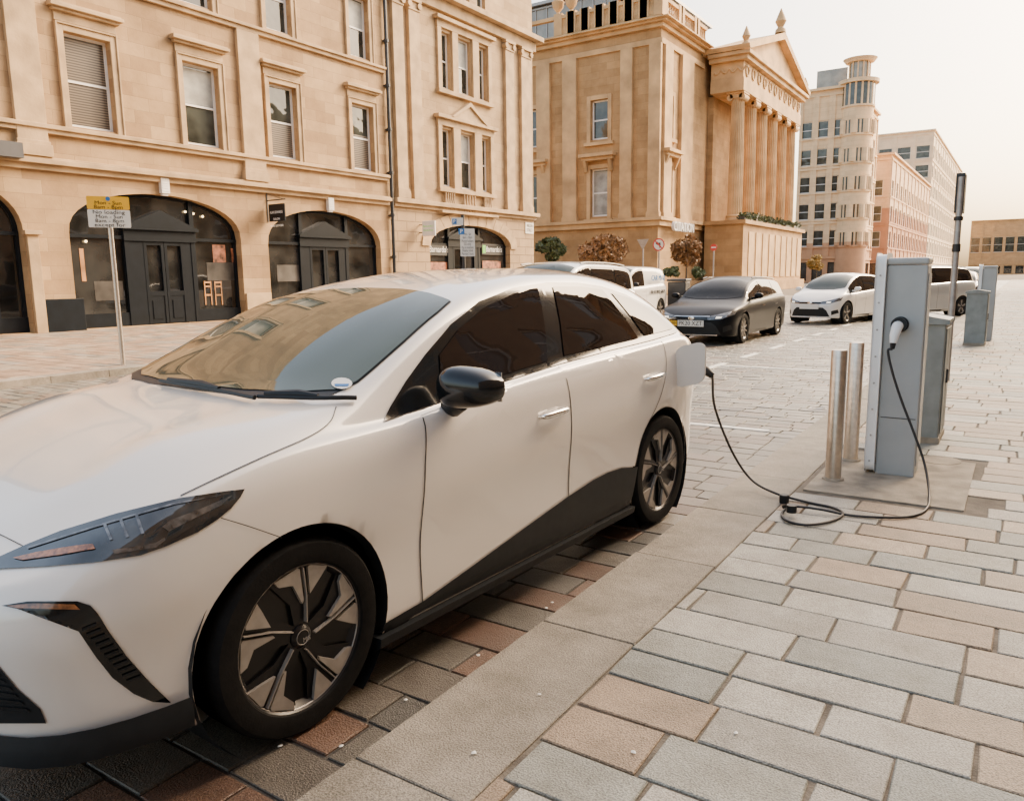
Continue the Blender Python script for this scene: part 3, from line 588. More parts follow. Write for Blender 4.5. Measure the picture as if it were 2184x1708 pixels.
def torus(m,c,fr,R,r,n=14,k=6):
    pts=[Vector(fr(c[0]+R*cos(2*pi*i/n),c[1]+R*sin(2*pi*i/n),c[2])) for i in range(n+1)]; m.tube(pts,r,k)
for i in range(11):
    m=MB(); torus(m,(PY0+1+i*(PY1-PY0-2)/10,zct+eh*.56,.04),Fr('x+',PX-.08),eh*.14,.07); m.build('frieze_wreath',TRIMB,bB,smooth=True)
m=MB(); m.tube([(x,PY0+.04,zct+eh*.56+.15*sin(x*9)) for x in [XF+.8+i*.08 for i in range(36)]],.09,6); m.build('frieze_scroll',TRIMB,bB)
FPd=Fr('x+',PX); yc=(PY0+PY1)/2; zap=zen+3.6
m=MB(); m.prism(FPd,[(PY0-.6,zen+.002),(PY1+.6,zen+.002),(yc,zap-.5)],-3.3,.0); m.prism(FPd,[(PY0-.7,zen+.01),(yc,zap-.55),(PY1+.7,zen+.01),(PY1+.9,zen+.35),(yc,zap),(PY0-.9,zen+.35)],-3.2,.65)
m.build('pediment',TRIMB,bB,bevel=.02)
for y,z,s in ((yc,zap,1),(PY0-.4,zen+.3,.7),(PY1+.4,zen+.3,.7)):
    m=MB(); m.lathe([(.5*s,0),(.45*s,.3*s),(.25*s,.5*s),(.5*s,1.0*s),(.3*s,1.5*s),(.04,2.1*s)],(PX+.2,y,z),n=10); m.build('acroterion',TRIMB,bB,smooth=True)
m=MB(); m.box(XF+.01,XF+.5,PY0+1,PY1-1,zplb,zct); m.build('portico_wall',SANDB,bB)
y,z=hx(1457,486,XF+.6); text('CITATION',1.0,(XF+.6,y,z),(0,1,0),(0,0,1),WINK,bB,wid=4.3,ext=.12)
# ---- generic far blocks
def block(name,label,x0,x1,y0,y1,H,mat,yc_=None,xc_=None,fl=3.4,z0=4.2,w=1.3,h=2.0,trim=None,group=None,west=False,cat='building',pil=False):
    b=thing(name,label,cat,((x0+x1)/2,(y0+y1)/2,0),group=group); trim=trim or mat
    rows=int((H-z0)/fl); fr1=Fr('y-',y0); fr2=Fr('x-',x0) if west else Fr('x+',x1)
    mb=MB(); lst=[]
    for fr,cols,A0,A1 in ((fr1,yc_,x0,x1),(fr2,xc_,y0,y1)):
        hs=[]
        if cols:
            for r in range(rows):
                for c in range(cols):
                    a=A0+(A1-A0)*(c+.5)/cols; zb=z0+r*fl; hs.append([(a-w/2,zb),(a+w/2,zb),(a+w/2,zb+h),(a-w/2,zb+h)]); lst.append((fr,a-w/2,a+w/2,zb,zb+h))
            for c in range(cols):
                a=A0+(A1-A0)*(c+.5)/cols; ww=(A1-A0)/cols*.34; hs.append([(a-ww,.3),(a+ww,.3),(a+ww,3.1),(a-ww,3.1)]); lst.append((fr,a-ww,a+ww,.3,3.1))
        mb.wall(fr,[(A0,0),(A1,0),(A1,H),(A0,H)],hs,.3)
    xo=x1 if west else x0
    mb.quad((xo,y0,0),(xo,y1,0),(xo,y1,H),(xo,y0,H)); mb.quad((x0,y1,0),(x1,y1,0),(x1,y1,H),(x0,y1,H)); mb.quad((x0,y0,H-.05),(x1,y0,H-.05),(x1,y1,H-.05),(x0,y1,H-.05)); mb.build('wall',mat,b)
    lev=[3.6,H-1.2,H-.35]+([z0+fl*k-.7 for k in range(1,rows,2)] if pil else [])
    for z in lev:
        e=.2 if z<H-1 else .5; m=MB(); m.box(x0-e if west else x0,x1 if west else x1+e,y0-e,y0-.003,z,z+.35)
        if west: m.box(x0-e+.001,x0-.003,y0-.003,y1,z+.001,z+.349)
        else: m.box(x1+.003,x1+e-.001,y0-.003,y1,z+.001,z+.349)
        m.build('cornice',trim,b)
    if pil:
        for fr,cols,A0,A1 in ((fr1,yc_,x0,x1),(fr2,xc_,y0,y1)):
            if cols:
                for c in range(cols+1):
                    a=A0+(A1-A0)*c/cols; m=MB(); m.fbox(fr,a-.45 if c else a,a+.45 if c<cols else a,3.96,H-1.21,.004,.16); m.build('pilaster',trim,b)
                for r in range(rows):
                    zb=z0+r*fl; m=MB(); m.fbox(fr,A0,A1,zb-.25,zb-.02,.17,.24); m.build('sill_course',trim,b)
    for fr,a0,a1,b0,b1 in lst:
        if b0<1: sash(b,fr,a0,a1,b0,b1,.22,None,fw=.12,mid=False,mat=NAVY,glass=GLASSD)
        else: sash(b,fr,a0,a1,b0,b1,.2,None,fw=.1)
    return b
YCb=126.; xcl=hy(1700,400,YCb)[0]; xcr=hy(1802,400,YCb)[0]
Hc=hy(1760,188,YCb)[1]
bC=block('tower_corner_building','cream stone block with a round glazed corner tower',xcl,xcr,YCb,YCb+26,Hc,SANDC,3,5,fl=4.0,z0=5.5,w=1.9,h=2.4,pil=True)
tx,ty=xcr,YCb; R=hy(1864,400,YCb)[0]-hy(1830,400,YCb)[0]
ztw=hy(1830,178,YCb)[1]
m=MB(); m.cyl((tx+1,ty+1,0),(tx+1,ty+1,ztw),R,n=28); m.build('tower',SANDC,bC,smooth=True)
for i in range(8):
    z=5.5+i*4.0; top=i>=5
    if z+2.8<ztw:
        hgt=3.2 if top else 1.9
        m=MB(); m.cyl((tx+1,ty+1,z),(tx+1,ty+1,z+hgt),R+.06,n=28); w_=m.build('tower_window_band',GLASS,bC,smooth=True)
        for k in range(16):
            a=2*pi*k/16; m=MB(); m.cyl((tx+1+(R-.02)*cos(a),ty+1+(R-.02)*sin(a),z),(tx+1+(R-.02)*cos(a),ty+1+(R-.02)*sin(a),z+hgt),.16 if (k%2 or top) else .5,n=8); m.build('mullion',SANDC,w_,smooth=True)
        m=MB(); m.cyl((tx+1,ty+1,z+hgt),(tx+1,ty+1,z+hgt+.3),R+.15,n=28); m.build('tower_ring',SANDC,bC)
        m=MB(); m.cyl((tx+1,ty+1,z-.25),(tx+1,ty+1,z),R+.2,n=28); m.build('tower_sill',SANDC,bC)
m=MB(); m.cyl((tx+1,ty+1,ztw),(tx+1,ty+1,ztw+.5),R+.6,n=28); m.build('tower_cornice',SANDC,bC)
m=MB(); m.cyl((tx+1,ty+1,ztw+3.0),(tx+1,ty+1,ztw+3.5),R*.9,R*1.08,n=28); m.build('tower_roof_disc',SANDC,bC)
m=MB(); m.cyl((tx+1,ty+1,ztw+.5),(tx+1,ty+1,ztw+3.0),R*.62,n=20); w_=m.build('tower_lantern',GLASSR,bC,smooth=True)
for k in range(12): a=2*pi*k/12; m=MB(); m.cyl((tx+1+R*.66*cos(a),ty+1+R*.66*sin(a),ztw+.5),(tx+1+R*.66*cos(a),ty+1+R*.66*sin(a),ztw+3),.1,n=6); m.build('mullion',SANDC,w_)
m=MB(); m.box(xcl+1.5,xcr-1,YCb+3,YCb+20,Hc,Hc+3.2); m.build('penthouse',GLASSR,bC)
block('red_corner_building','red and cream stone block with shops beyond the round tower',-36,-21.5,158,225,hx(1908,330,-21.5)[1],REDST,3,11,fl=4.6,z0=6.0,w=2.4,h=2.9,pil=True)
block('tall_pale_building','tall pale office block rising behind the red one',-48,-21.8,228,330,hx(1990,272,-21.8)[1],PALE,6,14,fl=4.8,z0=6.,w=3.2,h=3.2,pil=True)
e0=hy(2078,500,300)[0]; e1=hy(2200,500,300)[0]
block('end_building','low brown sandstone building closing the far end of the street',e0-3,e1+10,336,350,hy(2140,468,336)[1],BROWN,8,1,fl=8,z0=8,w=3.2,h=5.5,trim=BROWN,pil=True)
block('unseen_shade_block','unseen brown sandstone block added on the right to shade the foreground',11,24,-26,33,25,SHADE,3,15,fl=4,z0=5.2,w=1.8,h=2.5,west=True)  # out of view, added to block the sun and darken reflections
block('unseen_shade_block','second unseen sandstone block added on the right beyond the first',11,24,37,92,17,SANDA,3,13,fl=4,z0=5.2,w=1.8,h=2.5,west=True)  # also out of view, added as part of the sun blocking row
# ---------------------------------------------------------------- cars
class Shape:
    def __init__(s,L,W,zs,zc,zr,rr,zb,axles,R,wz,tuck=.10,ns=130,bulge=.02,sm=.10,its=2,crease=0):
        def sf(keys):
            f=pch(keys)
            def g(q):
                w=max(0,min(sm,q*.45,(L-q)*.45))
                return (f(q-w)+2*f(q-w*.66)+3*f(q-w*.33)+4*f(q)+3*f(q+w*.33)+2*f(q+w*.66)+f(q+w))/16 if w>1e-3 else f(q)
            return g
        s.L=L;s.W=sf(W);s.zs=sf(zs);s.zc=sf(zc);s.zr=sf(zr);s.rr=sf(rr);s.zb=sf(zb);s.ax=axles;s.R=R;s.wz=wz
        st=[0,.002,.005,.01,.018]
        for i in range(1,ns): u=i/ns; st.append(L*(.55*u+.45*(1-cos(pi*u))/2))
        st=[q for q in st if q<L-.02]+[L-.018,L-.01,L-.005,L-.002,L]; st.sort(); NS=5
        G=[]; s.rail=[]
        for q in st:
            W_=s.W(q);zs_=s.zs(q);zc_=s.zc(q);zr_=s.zr(q);wr=s.rr(q)*W_;zb_=s.zb(q); H=zs_-zb_
            P=[(0,zb_),(.84*W_,zb_),(.95*W_,zb_+.02),(.972*W_,zb_+.10),(.978*W_,zb_+H*.40),(W_,zb_+H*.68),(.992*W_,zb_+H*.86),(.955*W_,zs_-.012),(.915*W_,zs_+.012)]
            cz=crease*max(0,1-abs(q-.62)/.5)
            gx=.915*W_; P+=[((gx+wr)/2+bulge*min(1,W_*1.2),(zs_+.012+zr_)/2),(wr,zr_),(.70*wr,zr_+(zc_-zr_)*.62+cz),(.50*wr,zr_+(zc_-zr_)*.86-cz*.3),(0,zc_)]
            fy=pch([(i,p[0]) for i,p in enumerate(P)]); fz=pch([(i,p[1]) for i,p in enumerate(P)])
            yz=[(fy(k/NS),fz(k/NS)) for k in range(13*NS+1)]
            for it in range(its):
                n2=list(yz)
                for k in range(3*NS,13*NS):
                    n2[k]=((yz[k-1][0]+2*yz[k][0]+yz[k+1][0])/4,(yz[k-1][1]+2*yz[k][1]+yz[k+1][1])/4)
                n2[13*NS]=(0,(yz[13*NS][1]+yz[13*NS-1][1])/2); yz=n2
            s.rail.append((q,yz[10*NS][1]))
            row=[]
            for y,z in yz:
                e=math.exp(-q/.22); up=max(0,z-.55); lo=max(0,.42-z)
                row.append((y,q+tuck*e*((up/.25)**1.5+.25*(lo/.2)),z))
            G.append(row)
        s.G=G; s.K=13*NS+1; s.railf=pch(s.rail)
        v=[p for r in G for p in r]; n=len(G);K=s.K
        f=[(i*K+k,(i+1)*K+k,(i+1)*K+k+1,i*K+k+1) for i in range(n-1) for k in range(K-1)]
        V=[Vector(p) for p in v]; off=len(V); V2=[Vector((-p.x,p.y,p.z)) for p in V]
        s.bvh=BVHTree.FromPolygons(V+V2,f+[tuple(off+i for i in reversed(q)) for q in f])
        V=[p.copy() for p in V]; keep=[]
        def ins(p):
            for a in axles:
                if hypot(p.y-a,p.z-wz)<R and p.x>.42: return a
            return None
        flag=[ins(p) if (i%K)<8*NS else None for i,p in enumerate(V)]
        for q in f:
            if all(flag[i] is not None for i in q): continue
            keep.append(q)
        used=set(i for q in keep for i in q)
        for i in used:
            if flag[i] is not None:
                a=flag[i]; p=V[i]; d=hypot(p.y-a,p.z-wz) or 1e-4
                if p.x>.5:
                    p.y=a+(p.y-a)*R/d; p.z=wz+(p.z-wz)*R/d
        s.v=V; s.f=keep
    def body(s,mat,root):
        off=len(s.v); v=[tuple(p) for p in s.v]+[(-p.x,p.y,p.z) for p in s.v]; f=list(s.f)+[tuple(off+i for i in reversed(q)) for q in s.f]
        me=bpy.data.meshes.new('body'); me.from_pydata(v,[],f); bm=bmesh.new(); bm.from_mesh(me); bmesh.ops.remove_doubles(bm,verts=bm.verts,dist=.0004); 
        bmesh.ops.recalc_face_normals(bm,faces=bm.faces); bm.to_mesh(me); bm.free()
        me.polygons.foreach_set('use_smooth',[True]*len(me.polygons)); me.materials.append(mat)
        o=bpy.data.objects.new('body',me); COL.objects.link(o); o.parent=root; OFF[o]=Vector((0,0,0)); return o
    def hit(s,o,d,off):
        o=Vector(o);d=Vector(d).normalized(); r=s.bvh.ray_cast(o,d)
        if r[0] is None:
            best=None
            for t in [i*.04 for i in range(8,200)]:
                q=s.bvh.find_nearest(o+d*t)
                if best is None or q[3]<best[3]: best=q
            r=best
        n=r[1]; n=n if n.dot(d)<0 else -n
        return r[0]+n*off
def p_side(a,b): return (3,a,b),(-1,0,0)
def p_top(a,b): return (b,a,4),(0,0,-1)
def p_front(a,b): return (a,-2,b),(0,1,0)
def under_rail(sh,poly,mg):
    out=[]; n=len(poly)
    for i in range(n):
        a=poly[i]; b=poly[(i+1)%n]; k=max(1,int(hypot(b[0]-a[0],b[1]-a[1])/.04))
        for j in range(k): t=j/k; q=a[0]+(b[0]-a[0])*t; z=a[1]+(b[1]-a[1])*t; out.append((q,min(z,sh.railf(q)-mg)))
    return out
def patch(sh,poly,proj,cell,off,name,mat,parent,mirror=True,label=None):
    bm=bmesh.new(); vs=[bm.verts.new((a,b,0)) for a,b in poly]; bm.faces.new(vs); bmesh.ops.triangulate(bm,faces=bm.faces[:])
    for ax in (0,1):
        lo=min(p[ax] for p in poly);hi=max(p[ax] for p in poly);n=int((hi-lo)/cell)
        for i in range(1,n+1):
            c=[0,0,0];c[ax]=lo+i*(hi-lo)/(n+1);no=[0,0,0];no[ax]=1
            bmesh.ops.bisect_plane(bm,geom=bm.verts[:]+bm.edges[:]+bm.faces[:],dist=1e-6,plane_co=c,plane_no=no)
    bm.verts.index_update(); pts=[]
    for v in bm.verts: o,d=proj(v.co.x,v.co.y); pts.append(sh.hit(o,d,off))
    fs=[tuple(v.index for v in f.verts) for f in bm.faces]; bm.free(); out=[]
    for sg in ((1,-1) if mirror else (1,)):
        m=MB(); m.v=[(p.x*sg,p.y,p.z) for p in pts]; m.f=fs if sg>0 else [tuple(reversed(f)) for f in fs]
        o=m.build(name,mat,parent); o.data.polygons.foreach_set('use_smooth',[True]*len(o.data.polygons)); out.append(o)
        bmm=bmesh.new(); bmm.from_mesh(o.data); bmesh.ops.recalc_face_normals(bmm,faces=bmm.faces); bmm.to_mesh(o.data); bmm.free()
        if label: o['label']=label
    return out
def ribbon(sh,pts,proj,w,off,name,mat,parent,mirror=True):
    P=[Vector((a,b,0)) for a,b in pts]; P=smoothpath(P,6); L=[];Rr=[]
    for i,p in enumerate(P):
        t=(P[min(i+1,len(P)-1)]-P[max(i-1,0)]).normalized(); n=Vector((-t.y,t.x,0)); 
        for l,s_ in ((L,1),(Rr,-1)):
            q=p+n*w/2*s_; o,d=proj(q.x,q.y); l.append(sh.hit(o,d,off))
    k=len(P); fs=[(i,i+1,k+i+1,k+i) for i in range(k-1)]
    for sg in ((1,-1) if mirror else (1,)):
        m=MB(); m.v=[(p.x*sg,p.y,p.z) for p in L+Rr]; m.f=fs; m.build(name,mat,parent)
def wheel(root,x,y,r,w,rr,style,mats,lab=None):
    sg=1 if x>0 else -1
    m=MB(); ax=(sg,0,0); c=(x-sg*w,y,r)
    m.lathe([(rr*.9,0),(rr*.9,w*.8),(rr*1.0,w*.93),(rr*.985,w*.80),(rr*.3,w*.78)],c,ax,n=40)
    o=m.build('wheel',mats[0],root,smooth=True)
    t=MB(); t.lathe([(rr*.97,.01),(r*.93,.0),(r*.985,.02),(r,w*.2),(r*.996,w*.25),(r,w*.3),(r,w*.48),(r*.994,w*.5),(r,w*.52),(r,w*.8),(r*.985,w*.91),(r*.95,w*.97),(rr*1.12,w*.985),(rr*1.02,w*.96),(rr*.985,w*.9)],c,ax,n=64)
    t.f=t.f[:-2]; t.build('tyre',RUB,o,smooth=True)
    F=lambda a,b,d: (x+sg*(d-.02),y+a,r+b)
    def pol(rd,deg): return (rd*cos(rad(deg)),rd*sin(rad(deg)))
    if style=='aero':
        for k in range(5):
            b0=k*72+14
            for pl,d0,d1 in (([pol(rr*.94,b0+3),pol(rr*.965,b0+5),pol(rr*.965,b0+28),pol(rr*.86,b0+26),pol(rr*.76,b0+12),pol(rr*.46,b0+1),pol(rr*.50,b0-2)],-.012,.0),
                ([pol(rr*.94,b0-5),pol(rr*.965,b0-7),pol(rr*.965,b0-25),pol(rr*.82,b0-22),pol(rr*.58,b0-12)],-.012,.0),
                ([pol(rr*.20,b0-20),pol(rr*.55,b0-6.3),pol(rr*.95,b0-.4),pol(rr*.95,b0+.5),pol(rr*.55,b0-5.2),pol(rr*.20,b0-15)],-.012,.004)):
                m=MB(); m.prism(F,pl,d0,d1); m.build('spoke_inlay',mats[1],o)
            m=MB(); m.prism(F,[pol(rr*.16,b0-40),pol(rr*.5,b0-22),pol(rr*.93,b0-28),pol(rr*.94,b0-12),pol(rr*.945,b0),pol(rr*.94,b0+15),pol(rr*.93,b0+30),pol(rr*.5,b0+18),pol(rr*.16,b0+30)],-.035,-.013); m.build('spoke',mats[0],o,bevel=.004)
        m=MB(); torus(m,(0,0,-.004),F,rr*.978,.0035,48,6); m.build('rim_edge',mats[1],o,smooth=True)
        m=MB(); torus(m,(0,0,.001),F,rr*.10,.0012,24,6); m.build('hub_ring',mats[1],o,smooth=True)
    else:
        n_=10 if style=='multi' else 5
        for k in range(n_):
            b0=k*360/n_+18; hw=4 if n_==10 else 9; m=MB(); m.prism(F,[pol(rr*.15,b0-hw*2.4),pol(rr*.95,b0-hw),pol(rr*.95,b0+hw),pol(rr*.15,b0+hw*2.4)],-.03,-.005); m.build('spoke',mats[1],o)
    m=MB(); m.lathe([(rr*.17,0),(rr*.16,.012),(rr*.12,.02)],F(0,0,-.02),ax,n=20); m.build('hub_cap',mats[0],o,smooth=True)
    return o
def wells(sh,root,x0=.5):
    for a in sh.ax:
        xe=sh.W(a)-.03
        for sg in (1,-1):
            m=MB(); n=24; R=sh.R+.012; pts=[(a+R*cos(t),sh.wz+R*sin(t)) for t in [(-.28*pi)+(1.56*pi)*i/n for i in range(n+1)]]
            vs=[(sg*x0,p,q) for p,q in pts]+[(sg*xe,p,q) for p,q in pts]; m.add(vs,[(i,i+1,n+1+i+1,n+1+i) for i in range(n)]); m.add([(sg*x0,p,q) for p,q in pts],[tuple(range(n+1))])
            m.build('wheel_arch_liner',BLKMT,root)
def nose(W,L,k=1.0):
    return [(0,0),(.003,.2*W),(.01,.40*W),(.03,.58*W),(.08,.74*W),(.16,.84*W),(.28,.915*W),(.45,.965*W),(.85,.995*W)]+[(L*.5,W),(L-.55,.995*W),(L-.3,.95*W),(L-.14,.87*W),(L-.05,.74*W),(L-.015,.5*W),(L,0)]
def gcar(kind,paint,label,loc,rz,group=None,name='parked_car',lamps=False,plate=None,cat='car',res=70):
    if kind=='estate': L,W,H=4.65,.895,1.46;ax=(.93,3.63);c=.24;t=.44;e=.93;belt=.93;hood=.90
    elif kind=='mini': L,W,H=3.67,.84,1.50;ax=(.72,3.13);c=.20;t=.42;e=.96;belt=.93;hood=.95
    elif kind=='suv': L,W,H=4.6,.95,1.72;ax=(.9,3.64);c=.24;t=.42;e=.95;belt=1.10;hood=1.06
    elif kind=='tall': L,W,H=4.5,.93,1.80;ax=(.9,3.6);c=.22;t=.40;e=.93;belt=1.15;hood=1.08
    else: L,W,H=4.4,.92,1.83;ax=(.85,3.55);c=.16;t=.36;e=.985;belt=1.12;hood=1.05
    zc=[(0,hood-.28),(.03*L,hood-.2),(.10*L,hood-.08),((c-.05)*L,hood-.01),(c*L,hood+.03),((c+t)/2*L,(hood+H)/2+.03),(t*L,H-.06),((t+.10)*L,H),(.7*L,H-.01),(.86*L,H-.06),(e*L,H-.14),((e+1)/2*L,(H+belt)/2-.1),(L,belt-.05)]
    if kind=='van': zc[-5:]=[(.7*L,H),(.86*L,H-.01),(.97*L,H-.03),(.985*L,H-.1),(L,belt)]
    zs=[(0,hood-.33),(.10*L,hood-.13),((c-.03)*L,hood-.06),((c+.04)*L,belt-.05),(.5*L,belt),(.85*L,belt+.05),(.96*L,belt+.02),(L,belt-.12)]
    zr=[(0,hood-.30),(.10*L,hood-.10),((c-.03)*L,hood-.02),((c+.02)*L,hood+.05),((c+t)/2*L,(hood+H)/2-.02),(t*L,H-.15),((t+.1)*L,H-.08),(.7*L,H-.09),(.86*L,H-.13),(e*L,H-.2),((e+1)/2*L,(H+belt)/2-.16),(L,belt-.09)]
    rr=[(0,.72),((c-.04)*L,.78),((c+.02)*L,.82),(t*L,.72),(.6*L,.70),(.9*L,.71),(L,.72)]
    if kind in('van','tall'): rr=[(0,.72),((c-.04)*L,.78),((c+.02)*L,.84),(t*L,.78),(.6*L,.78),(.9*L,.79),(L,.79)]
    zb=[(0,.2),(.5,.17),(L-.5,.19),(L,.3)]
    sh=Shape(L,nose(W,L),zs,zc,zr,rr,zb,ax,.37,.33,ns=res)
    root=thing(name,label,cat,loc,rz,group,world=False)
    sh.body(paint,root); wells(sh,root)
    for a in ax:
        for sg in (1,-1): wheel(root,sg*(W-.01),a,.325,.21,.225,'five' if kind!='estate' else 'multi',(RIMB,RIMS))
    s0=(c+.045)*L; s1=(e-.03)*L if kind!='van' else .50*L; n=18
    def band(q0,q1,i0,i1):
        S=[q0+(q1-q0)*i/n for i in range(n+1)]
        return [(q,sh.zs(q)+i0) for q in S]+[(q,max(sh.zs(q)+i0+.01,sh.railf(q)-i1)) for q in reversed(S)]
    patch(sh,band(s0,s1,.02,.012),p_side,.06,.007,'window_trim',BLKGL,root)
    cuts=(.50,.72) if kind!='van' else ()
    ed=[s0+.10]+[k_*L for k_ in cuts]+[s1-.03]
    for i in range(len(ed)-1): patch(sh,band(ed[i]+.03,ed[i+1]-.03,.045,.03),p_side,.06,.012,'side_window',CARGL,root)
    ct,tt=(c+.01)*L,t*L; f=lambda q:sh.rr(q)*sh.W(q)-.045
    pts=[(ct,0),(ct+.02,.4*W),(ct+.12,.74*W)]+[(q,f(q)) for q in [ct+.18+(tt-ct-.18)*i/5 for i in range(6)]]+[(tt+.06,.35*W),(tt+.07,0)]
    pts=pts+[(a,-b) for a,b in reversed(pts[1:-1])]
    patch(sh,pts,p_top,.12,.006,'windscreen',WSCR if kind!='estate' else CARGD,root,mirror=False)
    for q in (c*L+.45,.505*L,.72*L): ribbon(sh,[(q,.30),(q,.6),(q,sh.zs(q)-.02)],p_side,.009,.003,'door_seam',INK,root)
    for q in (.47*L,.70*L): patch(sh,[(q-.1,belt-.16),(q+.1,belt-.15),(q+.1,belt-.12),(q-.1,belt-.13)],p_side,.05,.03,'door_handle',paint if kind!='estate' else CHROME,root)
    lo=hood-.33
    patch(sh,[(.40*W,lo-.02),(.70*W,lo-.01),(.93*W,lo+.08),(.94*W,lo+.17),(.6*W,lo+.08),(.40*W,lo+.05)],p_front,.06,.006,'headlight',HLIN if not lamps else HLBR,root)
    if lamps: patch(sh,[(.58*W,lo+.005),(.70*W,lo+.012),(.72*W,lo+.045),(.60*W,lo+.04)],p_front,.06,.012,'headlight_beam',LAMPON,root)
    patch(sh,[(-.40*W,lo-.02),(.40*W,lo-.02),(.40*W,lo+.035),(-.40*W,lo+.035)],p_front,.08,.006,'upper_grille',BLKGL,root,mirror=False)
    patch(sh,[(-.70*W,.24),(.70*W,.24),(.60*W,.42),(.48*W,.5),(-.48*W,.5),(-.60*W,.42)],p_front,.08,.006,'lower_grille',BLKMT,root,mirror=False)
    patch(sh,[(.74*W,.28),(.90*W,.34),(.88*W,.44),(.74*W,.40)],p_front,.08,.006,'fog_lamp_recess',BLKMT,root)
    if kind=='estate':
        patch(sh,[(-.44*W,lo+.04),(.44*W,lo+.04),(.44*W,lo+.052),(-.44*W,lo+.052)],p_front,.08,.010,'grille_bar',CHROME,root,mirror=False)
        patch(sh,[(-.62*W,.215),(.62*W,.215),(.62*W,.235),(-.62*W,.235)],p_front,.08,.010,'bumper_trim',CHROME,root,mirror=False)
    patch(sh,[(ax[0]+.37,.17),(ax[1]-.37,.17),(ax[1]-.37,.26),(ax[0]+.37,.26)],p_side,.1,.004,'sill',BLKMT,root)
    m=MB(); m.ell((0,sh.hit((0,-2,lo+.01),(0,1,0),0).y-.005,lo+.01),.07,.012,.045,16,8); m.build('badge',CHROME,root,smooth=True)
    zp=lo-.10; m=MB(); m.box(-.29,.29,-.035,-.02,zp-.065,zp+.065); p=m.build('number_plate',PLATEW,root); 
    if plate:
        text(plate,.13,(0,-.038,zp),(1,0,0),(0,0,1),INK,p,wid=.52)
        m=MB(); m.box(-.54,-.32,-.0,.02,zp-.055,zp+.055); p=m.build('licence_plate',PLATEY,root); text('24501',.09,(-.43,-.003,zp),(1,0,0),(0,0,1),INK,p,wid=.19)
    for sg in (1,-1):
        m=MB(); m.ell((sg*(W+.09),(c+.09)*L,belt+.09),.10,.06,.065,12,8,.8); m.box(min(sg*(W-.07),sg*(W+.04)),max(sg*(W-.07),sg*(W+.04)),(c+.09)*L-.02,(c+.09)*L+.03,belt+.01,belt+.06); m.build('wing_mirror',paint if kind!='van' else BLKMT,root,smooth=True)
    if kind in('suv','tall','estate'):
        for sg in (1,-1):
            S=[(t+.05+(e-t-.1)*i/8)*L for i in range(9)]; m=MB(); m.tube([(sg*sh.rr(q)*sh.W(q)*.93,q,sh.zr(q)+.05) for q in S],.015,8); m.build('roof_rail',BLKGL,root,smooth=True)
    return root,sh
gcar('estate',CBLACK,'black estate car with lit headlights driving towards the viewer',(-5.92,16.0,0),rad(-.5),name='moving_car',lamps=True,plate='PK20 XZT',res=110)
root,sh=gcar('mini',CWHITE,'small white hatchback following the black estate car',(-5.25,24.0,0),rad(-15),name='moving_car',lamps=True)
root,sh=gcar('tall',CSILV,'tall pale car in the far lane, seen over the roof of the white charging car',(-7.8,11.2,0),0)
root,sh=gcar('suv',CSILV,'pale silver sport utility car turned across the lane behind the tall charging post',(-4.3,27.4,0),rad(-30))
root,sh=gcar('van',CWHITE,'small white van with lettering on its side by the far kerb',(-11.75,22.7,0),0,name='parked_van',cat='van')
text('CAR MAR',.26,(.95,3.15,1.40),(0,1,0),(0,0,1),BLUE,root,wid=1.2,ext=.008); text('0141 842 6075',.17,(.955,3.15,.92),(0,1,0),(0,0,1),INK,root,wid=1.25,ext=.008)
gcar('mini',CRED,'dark red car parked along the kerb beyond the silver one',(-2.55,42,0),0,group='cars parked far down the street',res=50)
gcar('suv',CGREY,'dark grey car parked behind the dark red one',(-2.6,49,0),0,group='cars parked far down the street',res=50)
gcar('estate',CWHITE,'white estate car parked furthest down the street',(-2.6,58,0),0,group='cars parked far down the street',res=50)
# ---------------- the charging car
L=4.287
MW=[(0,0),(.003,.2),(.01,.36),(.03,.53),(.08,.67),(.16,.765),(.28,.835),(.42,.875),(.6,.898),(.85,.912),(1.5,.915),(2.7,.915),(3.5,.918),(3.8,.912),(4.0,.895),(4.13,.86),(4.22,.79),(4.27,.62),(4.287,0)]
Mzc=[(0,.70),(.1,.755),(.2,.82),(.4,.925),(.6,.995),(.8,1.04),(1.0,1.07),(1.12,1.09),(1.3,1.17),(1.6,1.30),(1.85,1.395),(2.05,1.455),(2.3,1.512),(2.6,1.548),(3.0,1.56),(3.4,1.545),(3.8,1.49),(4.06,1.42),(4.12,1.30),(4.2,1.14),(4.287,.95)]
Mzs=[(0,.66),(.2,.745),(.4,.84),(.65,.925),(.9,.965),(1.2,.975),(1.5,.985),(2.0,1.03),(2.5,1.065),(3.0,1.09),(3.5,1.11),(3.9,1.125),(4.1,1.10),(4.287,.93)]
Mzr=[(0,.68),(.2,.78),(.4,.885),(.65,.98),(.9,1.03),(1.1,1.05),(1.25,1.085),(1.34,1.12),(1.6,1.245),(1.85,1.355),(2.1,1.43),(2.4,1.482),(2.7,1.505),(3.0,1.505),(3.3,1.482),(3.6,1.432),(3.9,1.345),(4.05,1.26),(4.15,1.12),(4.287,.94)]
Mrr=[(0,.72),(.4,.74),(.9,.79),(1.2,.82),(1.34,.81),(1.6,.775),(1.85,.735),(2.1,.70),(2.7,.67),(3.3,.665),(3.9,.68),(4.1,.72),(4.287,.7)]
Mzb=[(0,.23),(.3,.215),(.5,.17),(1.2,.165),(3.2,.175),(3.7,.2),(4.287,.32)]
AX=(.875,3.57)
ms=Shape(L,MW,Mzs,Mzc,Mzr,Mrr,Mzb,AX,.385,.335,tuck=.09,ns=200,bulge=.012,sm=.12,its=1,crease=.014)
OC=Vector((-2.84,.785,0)); RZ=rad(-3.0)
car=thing('electric_car','white five door hatchback in the foreground with open charging flap and cable plugged in','car',OC,RZ,world=False)
